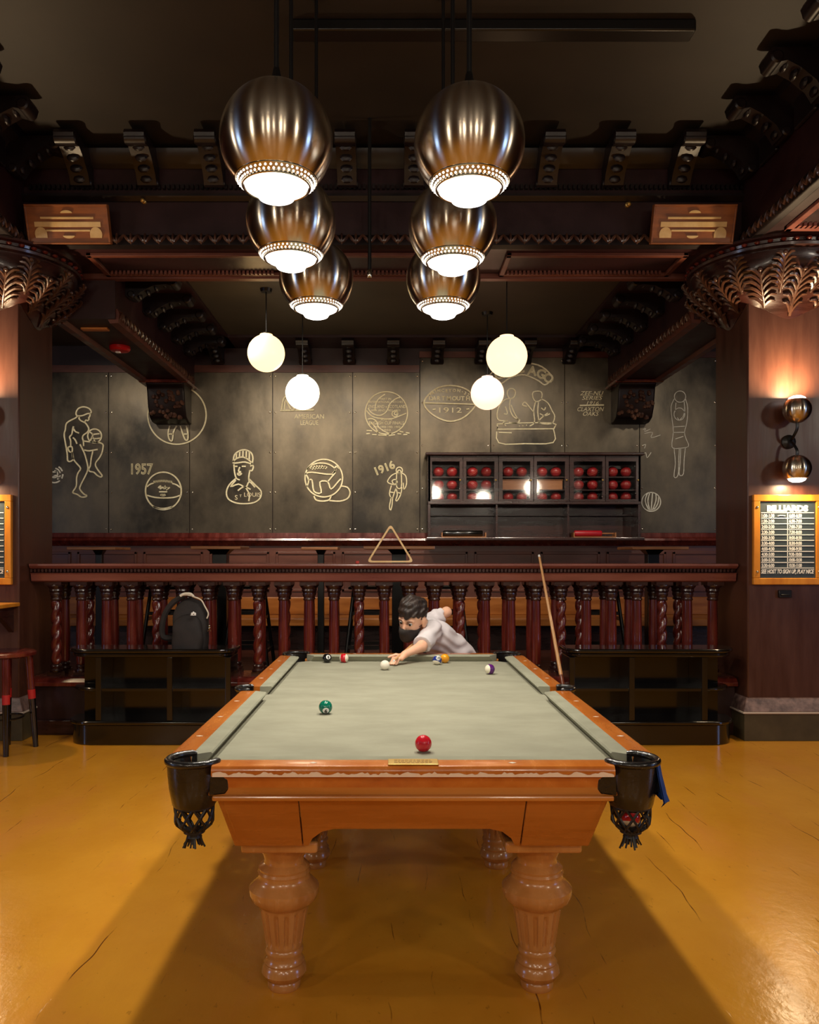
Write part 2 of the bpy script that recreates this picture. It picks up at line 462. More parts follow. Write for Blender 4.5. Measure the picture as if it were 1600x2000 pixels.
# chalk drawings on the panels: strokes given in the photo's own frame of each drawing, laid on the wall at its depth
def strokes(name, frame, lines, label, mat=m_chalk, r=0.0118, front=0.018, smooth=True, mb=None, build=True):
    ox, oy, s = frame
    mb = mb or MB()
    d = D_WALL - front
    for ln in lines:
        closed = False
        if ln and ln[0] == 'c': closed = True; ln = ln[1:]
        pts = [PX(ox + p[0] / s, oy + p[1] / s, d) for p in ln]
        if smooth and len(pts) > 2: pts = catmull(pts, 3, closed)
        mb.tube(pts, r, 4, closed)
    if build:
        return tag(mb.build(name, mat, wall, smooth=60), label)
    return mb
def circ(cx, cy, r, n=24, a0=0, a1=360, ry=None):
    full = abs(a1 - a0) >= 360
    k = n if full else n + 1
    pts = [(cx + r * math.cos(math.radians(a0 + (a1 - a0) * i / n)), cy + (ry or r) * math.sin(math.radians(a0 + (a1 - a0) * i / n))) for i in range(k)]
    return (['c'] if full else []) + pts
def wtext(mb, s, x, y, hpx, front=0.018, align='LEFT', wpx=None, rotz=0, outline=0, shear=0, bold=0.0):
    """lettering with baseline at photo pixel (x, y) and cap height hpx, on the back wall"""
    d = D_WALL - front
    p = PX(x, y, d)
    T = Matrix.Translation(p) @ rot('X', PI / 2) @ rot('Z', rotz)
    text_into(mb, s, hpx * d / F / 0.69, T, outline, 0.002, shear, align, wpx * d / F if wpx else None, bold)

A = (100, 780, 9.094)
strokes('chalk_drawing', A, [
    ['c', (470, 295), (445, 260), (455, 210), (500, 155), (590, 135), (680, 165), (715, 220), (700, 250), (640, 258), (560, 290)],
    [(700, 250), (690, 300), (670, 330), (675, 355), (650, 380), (620, 370), (600, 410)],
    [(465, 300), (440, 330), (330, 385), (270, 440), (255, 540), (235, 620), (250, 740), (275, 880), (290, 990), (295, 1085), (340, 1105), (395, 1060), (375, 940)],
    [(400, 480), (385, 530), (370, 620), (330, 670), (350, 740), (350, 830)],
    ['c', (300, 870), (330, 840), (375, 850), (375, 930), (330, 930)],
    [(505, 300), (500, 345), (540, 385), (610, 420), (660, 490), (670, 540), (640, 590), (575, 640), (560, 690), (575, 740), (580, 830)],
    [(400, 520), (430, 570), (500, 600)], [(390, 680), (430, 720), (460, 790)],
    [(580, 740), (690, 755), (860, 770), (920, 800), (925, 850), (905, 950), (860, 1040), (805, 1110), (790, 1170), (830, 1250), (905, 1350),
     (885, 1380), (820, 1350), (760, 1295), (690, 1280), (670, 1240), (700, 1180), (715, 1050), (745, 920)],
    [(590, 900), (680, 915), (830, 890)],
    [(375, 940), (390, 1040), (440, 1120), (525, 1225), (480, 1310), (455, 1400), (450, 1540), (390, 1640), (400, 1665), (470, 1690),
     (540, 1735), (620, 1730), (630, 1705), (580, 1680), (515, 1600), (520, 1540), (590, 1400), (655, 1250), (640, 1120), (590, 950), (515, 800)],
    circ(775, 650, 122), [(690, 580), (740, 625), (730, 670), (700, 730)], [(740, 625), (860, 610)], [(730, 670), (770, 700), (880, 690)], [(770, 700), (770, 765)],
], 'chalk outline of a standing man balancing a football on his raised knee')
strokes('chalk_drawing', (100, 780, 9.094), [
    circ(60, 1330, 150, 8, -60, -20), circ(60, 1330, 150, 8, 0, 30), circ(60, 1330, 150, 8, 50, 110), circ(60, 1330, 105, 8, -80, -10),
    circ(60, 1330, 105, 8, 10, 60), circ(60, 1330, 60, 8, -90, 20), circ(60, 1330, 60, 8, 50, 130), [(30, 1290), (110, 1290)], [(40, 1380), (90, 1350), (150, 1400)]],
    'chalk dashes forming a round ball at the left pillar', m_chalkw)
B = (90, 700, 4.324)
mb = strokes('', B, [circ(1107, 480, 246, 36), [(1045, 570), (1032, 630), (1040, 680), (1060, 698), (1070, 680), (1078, 620), (1105, 570)],
                     [(1135, 570), (1150, 620), (1172, 680), (1190, 692), (1200, 670), (1195, 610), (1185, 570)], [(1036, 640), (1075, 640)], [(1165, 640), (1197, 640)],
                     [(955, 350), (930, 370), (960, 385), (965, 400), (940, 400)]], '', build=False)
tag(mb.build('chalk_drawing', m_chalk, wall), 'chalk circle with a pair of legs, half hidden by the wall bracket')
mb = MB(); wtext(mb, '1957', 256, 926, 20, outline=0.006, wpx=43)
tag(mb.build('chalk_lettering', m_chalk, wall), 'outlined chalk numerals 1957')
BB = (275, 915, 17.78)
zig = [(450 + 22 * i, 470 - 60 * math.sin(PI * i / 29) * 0.6 + (38 if i % 2 else -38)) for i in range(30)]
mb = strokes('', BB, [circ(790, 780, 620, 40, 0, 360, 650), [(220, 640), (330, 550), (450, 510)], [(1100, 520), (1250, 570), (1370, 660)],
                      [(210, 930), (480, 1000), (800, 1025), (1150, 1005), (1390, 930)], [(430, 1330), (650, 1385), (850, 1385), (1100, 1330)],
                      [(610, 680), (690, 600), (680, 710), (760, 650), (800, 710), (860, 600), (850, 700), (930, 660), (890, 740), (1010, 660)],
                      [(640, 810), (920, 810)], [(700, 950), (715, 900), (745, 950), (770, 900), (800, 950), (830, 900), (850, 950)]], '', build=False)
strokes('', BB, [zig], '', r=0.007, smooth=False, mb=mb, build=False)
tag(mb.build('chalk_drawing', m_chalk, wall), 'chalk basketball with small lettering below the numerals 1957')
Cc = (420, 720, 3.902)
mb = strokes('', Cc, [
    [(140, 715), (148, 660), (185, 628), (230, 620), (275, 640), (290, 685), (280, 735)], ['c', (138, 718), (160, 688), (205, 674), (250, 690), (285, 728), (230, 712), (175, 718)],
    [(165, 645), (162, 685)], [(190, 628), (187, 675)], [(215, 621), (213, 673)], [(240, 622), (238, 683)], [(262, 632), (262, 696)],
    [(145, 730), (150, 790), (163, 835), (190, 848)], [(270, 745), (285, 735), (293, 750), (282, 778), (266, 775)], [(190, 750), (180, 782), (200, 785)],
    [(168, 800), (185, 796), (203, 800), (185, 812), (170, 802)], [(205, 745), (235, 745)], [(152, 745), (172, 745)], [(266, 775), (258, 830), (262, 862)],
    [(162, 835), (110, 885), (88, 940), (100, 990), (150, 1020), (220, 1030), (300, 1020), (345, 985), (352, 935), (310, 890), (262, 842)],
    [(160, 850), (120, 900), (180, 880), (235, 905), (262, 862), (305, 905)], [(175, 930), (210, 905), (240, 905), (272, 920)], [(235, 905), (262, 960), (258, 1010)]], '', build=False)
wtext(mb, 'S', 459, 976, 9); wtext(mb, 'T', 468, 971, 5); wtext(mb, 'LOUIS', 477, 970, 8, wpx=32)
tag(mb.build('chalk_drawing', m_chalk, wall), 'chalk bust of a ball player in a striped cap')
mb = MB(); wtext(mb, 'AMERICAN', 575, 818, 9, wpx=58); wtext(mb, 'LEAGUE', 587, 830, 9, wpx=35)
strokes('', Cc, [[(500, 320), (755, 315)], [(508, 318), (518, 250), (530, 220), (545, 215), (580, 260), (610, 318)], [(530, 318), (540, 240), (580, 318)]], '', mb=mb, build=False)
tag(mb.build('chalk_drawing', m_chalk, wall), 'chalk lettering under a tent shape half covered by a globe lamp')
mb = strokes('', Cc, [
    circ(830, 835, 143, 36), [(700, 770), (740, 735), (800, 720), (870, 730), (920, 770), (895, 800)], [(690, 800), (740, 790), (895, 805), (920, 745), (945, 760)],
    [(715, 850), (740, 850), (755, 935), (810, 945), (800, 865), (860, 862), (885, 918), (940, 860), (960, 840)], [(860, 862), (920, 790)], [(690, 800), (715, 850), (700, 900)],
    [(755, 970), (770, 1000), (820, 1010), (870, 1000), (885, 970)], [(965, 895), (1010, 905), (1030, 945), (1010, 990), (950, 1010), (870, 1005)],
    [(735, 745), (745, 770)], [(755, 740), (765, 768)], [(775, 738), (785, 766)], [(795, 738), (805, 764)], [(815, 738), (825, 764)], [(835, 742), (845, 766)], [(725, 758), (855, 752)]], '', build=False)
tag(mb.build('chalk_drawing', m_chalk, wall), 'chalk laced leather football resting on its shadow')
mb = strokes('', Cc, [
    circ(1405, 775, 24, 12), circ(1405, 785, 12, 8), [(1385, 795), (1345, 815), (1315, 860), (1345, 880), (1385, 885)], [(1425, 795), (1455, 820), (1460, 880), (1440, 920), (1435, 870)],
    [(1385, 800), (1385, 900), (1420, 905), (1420, 800)], ['c', (1350, 855), (1375, 845), (1390, 865), (1365, 880)],
    [(1345, 890), (1330, 950), (1340, 990), (1330, 1050), (1338, 1080), (1350, 1040), (1355, 985), (1380, 910)],
    [(1425, 905), (1415, 960), (1390, 1005), (1378, 1000), (1390, 960), (1380, 910)], [(1335, 940), (1365, 945)], [(1335, 985), (1355, 985)], [(1395, 945), (1418, 950)]], '', r=0.009, build=False)
wtext(mb, '1916', 736, 928, 15, outline=0.005, wpx=40, rotz=0.38)
tag(mb.build('chalk_drawing', m_chalk, wall), 'chalk football player running under the numerals 1916')
E = (700, 740, 12.308)
mb = strokes('', E, [circ(675, 820, 508, 44), [(195, 760), (330, 900), (540, 955), (800, 960), (1000, 890), (1150, 830)], [(235, 700), (300, 800), (430, 870), (560, 870), (680, 780), (760, 600), (900, 480), (1000, 455)],
                     [(400, 780), (420, 600), (500, 470), (640, 370)], [(220, 970), (340, 960), (450, 1040), (480, 1150), (620, 1260), (800, 1330)], [(300, 1050), (400, 1150), (480, 1300)],
                     circ(880, 840, 70, 10), circ(900, 830, 35, 8), [(200, 1240), (330, 1250)], [(190, 1320), (280, 1315)], [(330, 1340), (440, 1345)], [(480, 1350), (680, 1360)], [(730, 1365), (880, 1340)],
                     [(940, 1320), (1030, 1325)], [(990, 1260), (1080, 1280)], [(1080, 1340), (1180, 1335)], [(1140, 1290), (1230, 1310)]], '', r=0.009, build=False)
wtext(mb, 'PART IN', 742, 781, 4, wpx=22); wtext(mb, 'INTERNATIONAL MATCHES', 721, 787, 4, wpx=66); wtext(mb, 'ENGLAND v SCOTLAND', 720, 797, 6, wpx=73)
wtext(mb, '1899 AND 1902 1903', 725, 803.5, 4, wpx=57); wtext(mb, 'ALSO THE', 744, 821, 3.5, wpx=22); wtext(mb, 'ENGLISH CUP FINALS', 721, 829, 6, wpx=68)
wtext(mb, '1899 1900 1901 1902', 730, 836, 4, wpx=52); wtext(mb, '1903', 747, 842, 4, wpx=16)
tag(mb.build('chalk_drawing', m_chalk, wall), 'chalk football crossed by many lines of lettering')
G = (800, 600, 3.556); FR = 0.036
mb = strokes('', G, [['c', (100, 670), (130, 610), (200, 560), (285, 545), (370, 560), (430, 600), (460, 670), (420, 730), (360, 775), (285, 793), (210, 775), (140, 730)], [(105, 665), (455, 675)],
                     [(160, 712), (182, 708)], [(395, 710), (415, 706)]], '', front=FR, build=False)

for ch, xx, yy, rz in zip('PRINCETON-22', (310, 365, 430, 505, 605, 700, 790, 900, 1010, 1105, 1165, 1245), (425, 390, 365, 345, 340, 345, 340, 340, 345, 360, 405, 445), (0.6, 0.5, 0.35, 0.2, 0.1, 0, 0, -0.05, -0.15, -0.3, -0.5, -0.6)):
    wtext(mb, ch, 820 + xx / 13.33, 740 + yy / 13.33, 5.6, FR, 'CENTER', rotz=rz, bold=0.002)
for ch, xx in zip('DARTMOUTH', (295, 380, 495, 615, 755, 900, 1010, 1120, 1255)):
    wtext(mb, ch, 820 + xx / 13.33, 740 + 560 / 13.33, 8, FR, 'CENTER', bold=0.002)
wtext(mb, '1912', 858, 806, 10, FR, wpx=44)
tag(mb.build('chalk_drawing', m_chalk, wall), 'chalk rugby ball dated 1912')
mb = strokes('', G, [['c', (560, 470), (620, 430), (720, 400), (830, 390), (920, 415), (985, 475), (985, 505), (940, 540), (900, 515), (840, 485), (780, 470), (700, 490), (640, 530), (600, 530)]], '', front=FR, build=False)
for ch, xx, yy, rz in (('C', 972, 744, 0.6), ('H', 984, 737, 0.45), ('I', 997, 731, 0.3), ('C', 1008, 729, 0.1), ('A', 1029, 731, -0.15), ('G', 1046, 735, -0.35), ('O', 1059, 741, -0.5)):
    wtext(mb, ch, xx, yy, 17, FR, outline=0.006, rotz=rz)
tag(mb.build('chalk_lettering', m_chalk, wall), 'arched chalk banner reading CHICAGO')
strokes('chalk_drawing', G, [
    ['c', (612, 830), (640, 810), (990, 805), (1000, 850), (998, 940), (800, 948), (620, 942)], [(612, 848), (998, 845)], [(620, 870), (710, 873)],
    ['c', (690, 570), (720, 568), (735, 590), (725, 625), (695, 635), (678, 600)], [(690, 635), (660, 645), (625, 680), (608, 740), (620, 785), (680, 790), (650, 800), (670, 825)],
    [(700, 635), (695, 700), (720, 760), (765, 785), (740, 805), (690, 800)], [(705, 680), (730, 740), (760, 790)], [(665, 690), (680, 740), (655, 740)],
    ['c', (860, 590), (905, 585), (920, 605), (910, 645), (875, 655), (855, 620)], [(910, 635), (960, 665), (990, 720), (1008, 760), (985, 810), (900, 805), (910, 775), (960, 735)],
    [(875, 655), (862, 720), (868, 800), (835, 825)], [(895, 660), (890, 730), (900, 800)], [(915, 700), (935, 715), (945, 695)], [(862, 730), (830, 690), (800, 660), (785, 680), (815, 690)],
    [(905, 740), (940, 755), (975, 740)], [(760, 825), (765, 825)], [(785, 823), (790, 823)], [(810, 820), (815, 820)]],
    'chalk outline of two seated figures playing on a block', front=FR, r=0.0095)
mb = strokes('', G, [[(1182, 683), (1350, 680)]], '', front=FR, build=False)
for s, xx, yy, ww in (('ZEE-NU', 1133, 772, 46), ('SERIES', 1137, 781, 40), ('1916', 1146, 790, 24), ('CLAXTON', 1128, 803, 52), ('OAKS', 1139, 812, 31)):
    wtext(mb, s, xx, yy, 8 if s != '1916' else 6.5, FR, wpx=ww, shear=0.3)
tag(mb.build('chalk_lettering', m_chalk, wall), 'five slanting lines of chalk lettering with a rule')
K = (1180, 700, 3.81)
strokes('chalk_drawing', K, [
    circ(565, 285, 42, 18), circ(560, 415, 40, 12, 0, 360, 46), [(522, 300), (498, 360), (505, 450), (515, 545), (505, 660), (560, 668), (628, 655), (610, 600), (598, 550), (615, 480), (622, 370), (605, 300)],
    [(535, 330), (528, 400)], [(595, 320), (600, 390), (585, 440)], [(512, 552), (600, 550)], [(520, 510), (600, 505)], [(530, 600), (590, 580)], [(520, 665), (530, 780), (520, 880), (550, 870), (555, 760), (560, 665)],
    [(570, 665), (565, 780), (560, 865), (590, 860), (595, 760), (605, 660)], [(545, 440), (560, 460), (580, 440)]],
    'faint chalk figure lifting a ball overhead beside the right pillar', front=0.036, r=0.006, mat=m_chalkw)
strokes('chalk_drawing', K, [circ(350, 1068, 70, 24), [(320, 1010), (305, 1060), (330, 1125)], [(340, 1000), (325, 1060), (340, 1130)], [(360, 1000), (355, 1060), (350, 1132)], [(385, 1010), (385, 1060), (360, 1130)], [(405, 1030), (400, 1080), (372, 1125)]],
        'small chalk ball with curved stripes beside the ball cabinet', front=0.036, mat=m_chalkw, r=0.009)
strokes('chalk_drawing', K, [[(290, 530), (310, 520), (300, 545), (345, 525)], [(300, 560), (360, 550), (350, 590), (420, 570)], [(285, 650), (310, 640), (300, 670)], [(290, 720), (310, 700), (320, 740), (350, 700)]],
        'faint chalk scribble above the end of the ball cabinet', front=0.036, r=0.005, mat=m_chalkw)

# cross beam with cornice, dentils, carved border, brackets and panelled soffit
beam = struct('ceiling_beam', MB().box((-9, D_PIL0, Z_BEAM), (9, D_PIL1, Z_CEIL)), m_maroon, 'deep maroon cross beam between the two pillars', smooth=0)
MB().prism([(D_PIL0 - 0.01, 4.62), (D_PIL0 - 0.10, 4.62), (D_PIL0 - 0.08, 4.56), (D_PIL0 - 0.03, 4.52), (D_PIL0 - 0.01, 4.5)], 'x', -2.9, 2.8).build('cornice', m_beamwood, beam)
MB().prism([(D_PIL0, 4.30), (D_PIL0 - 0.05, 4.29), (D_PIL0 - 0.05, 4.27), (D_PIL0 - 0.02, 4.24), (D_PIL0, 4.24)], 'x', -2.9, 2.8).build('moulding', m_beamwood, beam)
mb = MB()
for i in range(150):
    x = -2.85 + i * 0.0375
    mb.box((x, D_PIL0 - 0.035, 4.335), (x + 0.02, D_PIL0, 4.37))
tag(mb.build('dentils', m_beamwood, beam, smooth=0), kind='stuff')
MB().prism([(D_PIL0, 3.98), (D_PIL0 - 0.03, 3.97), (D_PIL0 - 0.05, 3.93), (D_PIL0 - 0.05, 3.885), (D_PIL0, 3.87)], 'x', -2.75, 2.65).build('border_moulding', m_beamwood, beam)
def leafband(x0, x1, y, z, h, out, step=0.11):
    mb = MB(); n = int((x1 - x0) / step)
    for i in range(n):
        xx = x0 + i * step
        for k in (-1, 0, 1):
            T = tr(xx + k * step * 0.27, y, z) @ rot('Y', k * 0.7)
            mb.sphere((0, 0, 0), 1, 6, 4, (step * 0.13, out, h * 0.55), T=T)
    return mb
tag(leafband(-2.7, 2.6, D_PIL0 - 0.05, 3.935, 0.085, 0.02).build('carved_border', m_carved, beam), kind='stuff')
# soffit panels on the underside
for x0, x1 in ((-2.45, -0.9), (-0.6, 0.62), (0.92, 2.38)):
    mb = MB()
    y0, y1, t = D_PIL0 + 0.09, D_PIL1 - 0.05, 0.045
    for a, b in (((x0, y0), (x1, y0 + t)), ((x0, y1 - t), (x1, y1)), ((x0, y0), (x0 + t, y1)), ((x1 - t, y0), (x1, y1))):
        mb.box((a[0], a[1], Z_BEAM - 0.03), (b[0], b[1], Z_BEAM))
    mb.build('soffit_frame', m_wain, beam, smooth=0, bevel=0.006)
    mb = MB(); n = int((x1 - x0 - 0.12) / 0.035)
    for i in range(n):
        mb.box((x0 + 0.06 + i * 0.035, y1 - t - 0.03, Z_BEAM - 0.028), (x0 + 0.08 + i * 0.035, y1 - t, Z_BEAM))
    tag(mb.build('soffit_dentils', m_wain, beam, smooth=0), kind='stuff')
MB().prism([(D_PIL1 - 0.05, Z_BEAM), (D_PIL1 - 0.05, Z_BEAM - 0.045), (D_PIL1, Z_BEAM - 0.05), (D_PIL1 + 0.03, Z_BEAM - 0.03), (D_PIL1 + 0.03, Z_BEAM)], 'x', -2.9, 2.8).build('rear_moulding', m_wain, beam)

def bracket_mb(T, L=0.40, Hh=0.27, wd=0.15):
    """scrolled bracket: x = outward, z up (top at 0), width along y"""
    mb = MB()
    prof = [(0, 0), (L, 0), (L + 0.015, -0.03), (L, -0.075), (L - 0.05, -0.09), (L - 0.10, -0.08), (L * 0.55, -Hh * 0.45), (L * 0.3, -Hh * 0.75), (0.08, -Hh), (0.03, -Hh), (0, -Hh + 0.02)]
    mb.prism(prof, 'y', -wd / 2, wd / 2, T)
    sc = [(0.001, -wd * 0.56), (0.03, -wd * 0.56), (0.042, -wd * 0.5), (0.042, wd * 0.5), (0.03, wd * 0.56), (0.001, wd * 0.56)]
    mb.lathe(sc, 12, T=T @ tr(L - 0.035, 0, -0.055) @ rot('X', PI / 2))
    mb.lathe([(r * 0.8, z) for r, z in sc], 12, T=T @ tr(0.05, 0, -Hh + 0.03) @ rot('X', PI / 2))
    for k in range(4):
        u = 0.3 + 0.15 * k
        mb.sphere((0, 0, 0), 1, 8, 5, (0.02, wd * 0.32, 0.035), T=T @ tr(L * (0.25 + 0.16 * k), 0, -Hh * (0.85 - 0.19 * k)))
    return mb
b0 = None
for k in range(10):
    x = WX(1350 - 135 * k, 6.1)
    if b0 is None:
        b0 = bracket_mb(tr(x, D_PIL0, Z_CEIL - 0.05) @ rot('Z', -PI / 2)).build('bracket', m_beamwood, beam); x00 = x
    else: dup(b0, (x - x00, 0, 0))
# beams that run towards the camera above the pillars
for side, (xa, xb) in (('right', (2.76, 3.5)), ('left', (-3.63, -2.90))):
    s = 1 if side == 'right' else -1
    bm_ = struct('ceiling_beam_' + side, MB().box((xa, -6, Z_BEAM), (xb, D_PIL0, Z_CEIL)), m_maroon, 'maroon beam running forward above the %s pillar' % side, smooth=0)
    xi = xa if s > 0 else xb
    MB().prism([(xi, 4.66), (xi - s * 0.12, 4.66), (xi - s * 0.10, 4.6), (xi - s * 0.03, 4.56), (xi, 4.52)], 'y', 2.0, D_PIL0).build('cornice', m_beamwood, bm_)
    xe = xi - s * 0.02
    for yb in (4.05, 4.58, 5.11, 5.64, 6.17):
        T = tr(xi, yb, Z_CEIL - 0.05) @ (rot('Z', PI) if s > 0 else Matrix.Identity(4))
        bracket_mb(T).build('bracket', m_beamwood, bm_)
        if yb < 6: MB().box((xi - s * 0.03, yb + 0.13, 4.34), (xi, yb + 0.40, 4.54)).build('frieze_panel', m_beamwood, bm_, smooth=0, bevel=0.012)
    mb = MB()
    for i in range(34):
        yy = 3.0 + i * 0.10
        for k in (-1, 0, 1):
            mb.sphere((0, 0, 0), 1, 6, 4, (0.02, 0.014, 0.045), T=tr(xe, yy + k * 0.027, Z_BEAM + 0.05) @ rot('X', k * 0.7))
    tag(mb.build('carved_border', m_carved, bm_), kind='stuff')
    MB().box((xi - s * 0.02, 2.5, Z_BEAM - 0.01), (xi + s * 0.05, D_PIL0, Z_BEAM + 0.10)).build('border_moulding', m_beamwood, bm_, smooth=0, bevel=0.008)
    xm0, xm1 = min(xi + s * 0.14, xi + s * 0.62), max(xi + s * 0.14, xi + s * 0.62)
    mb = MB()
    for a, b in (((xm0, 3.2), (xm1, 3.25)), ((xm0, 5.95), (xm1, 6.0)), ((xm0, 3.2), (xm0 + 0.05, 6.0)), ((xm1 - 0.05, 3.2), (xm1, 6.0))):
        mb.box((a[0], a[1], Z_BEAM - 0.03), (b[0], b[1], Z_BEAM))
    mb.build('soffit_frame', m_rail, bm_, smooth=0, bevel=0.006)
    mb = MB()
    for i in range(12): mb.box((xm0 + 0.03 + i * 0.036, 5.90, Z_BEAM - 0.028), (xm0 + 0.05 + i * 0.036, 5.95, Z_BEAM))
    tag(mb.build('soffit_dentils', m_rail, bm_, smooth=0), kind='stuff')

# low beams over the seating platform, with side cornice brackets and wall corbels
for side, (xa, xb) in (('left', (-2.90, -2.39)), ('right', (2.62, 3.12))):
    s = 1 if side == 'right' else -1
    rb = struct('ceiling_beam_rear_' + side, MB().box((xa, D_PIL1 - 0.02, Z_RBEAM), (xb, D_WALL, Z_RCEIL)), m_maroon, 'low maroon beam from the %s pillar to the back wall' % side, smooth=0)
    xi = xb if s < 0 else xa
    for xx in (xa, xb):
        q = 1 if xx == xa else -1
        MB().prism([(xx - q * 0.015, Z_RBEAM + 0.09), (xx - q * 0.03, Z_RBEAM + 0.05), (xx - q * 0.02, Z_RBEAM - 0.03), (xx + q * 0.05, Z_RBEAM - 0.035), (xx + q * 0.07, Z_RBEAM), (xx, Z_RBEAM + 0.09)], 'y', D_PIL1, D_WALL - 0.1).build('edge_moulding', m_wain, rb)
    mb = MB()
    for i in range(24):
        yy = 7.1 + i * 0.11
        for k in (-1, 0, 1):
            mb.sphere((0, 0, 0), 1, 6, 4, (0.016, 0.014, 0.045), T=tr(xi - s * 0.03, yy + k * 0.03, Z_RBEAM + 0.04) @ rot('X', k * 0.7))
    tag(mb.build('carved_border', m_carved, rb), kind='stuff')
    MB().box((min(xi, xi - s * 0.5), D_PIL1, Z_RCEIL - 0.03), (max(xi, xi - s * 0.5), D_WALL, Z_RCEIL)).build('cornice', m_maroon, rb, smooth=0)
    for yb in (7.35, 7.85, 8.35, 8.85, 9.35):
        T = tr(xi, yb, Z_RCEIL - 0.03) @ (rot('Z', PI) if s > 0 else Matrix.Identity(4))
        bracket_mb(T, 0.46, 0.2, 0.14).build('bracket', m_beamwood, rb)
    # wall corbel
    xc = (xa + xb) / 2; cw = (xb - xa) / 2
    cb = MB()
    prof = [(D_WALL, Z_RBEAM), (D_WALL - 0.42, Z_RBEAM), (D_WALL - 0.42, Z_RBEAM - 0.05), (D_WALL - 0.38, Z_RBEAM - 0.08), (D_WALL - 0.36, Z_RBEAM - 0.14), (D_WALL - 0.33, Z_RBEAM - 0.3), (D_WALL - 0.26, Z_RBEAM - 0.42), (D_WALL - 0.15, Z_RBEAM - 0.46), (D_WALL, Z_RBEAM - 0.46)]
    cb.prism(prof, 'x', xc - cw * 0.86, xc + cw * 0.86)
    cb.build('corbel', m_beamwood, rb, smooth=25, bevel=0.02)
    MB().box((xc - cw - 0.03, D_WALL - 0.47, Z_RBEAM - 0.04), (xc + cw + 0.03, D_WALL, Z_RBEAM)).build('corbel_cap', m_redwood, rb, smooth=0, bevel=0.012)
    mb = MB()
    rnd = random.Random(3)
    for i in range(46):
        u, v = rnd.uniform(-0.8, 0.8), rnd.uniform(0, 1)
        mb.sphere((xc + u * cw * 0.95, D_WALL - 0.36 + 0.10 * v * v, Z_RBEAM - 0.12 - 0.3 * v), 0.028, 6, 4, (1, 0.9, 1))
    tag(mb.build('corbel_carving', m_carved, rb), kind='stuff')
# cornice along the top of the back wall
MB().box((-2.4, D_WALL - 0.5, Z_RCEIL - 0.03), (2.62, D_WALL, Z_RCEIL)).build('cornice', m_maroon, wall, smooth=0)
w0 = None
for k in range(9):
    x = -2.1 + 0.53 * k
    if w0 is None: w0 = bracket_mb(tr(x, D_WALL, Z_RCEIL - 0.03) @ rot('Z', -PI / 2), 0.46, 0.2, 0.14).build('bracket', m_beamwood, wall)
    else: dup(w0, (0.53 * k, 0, 0))

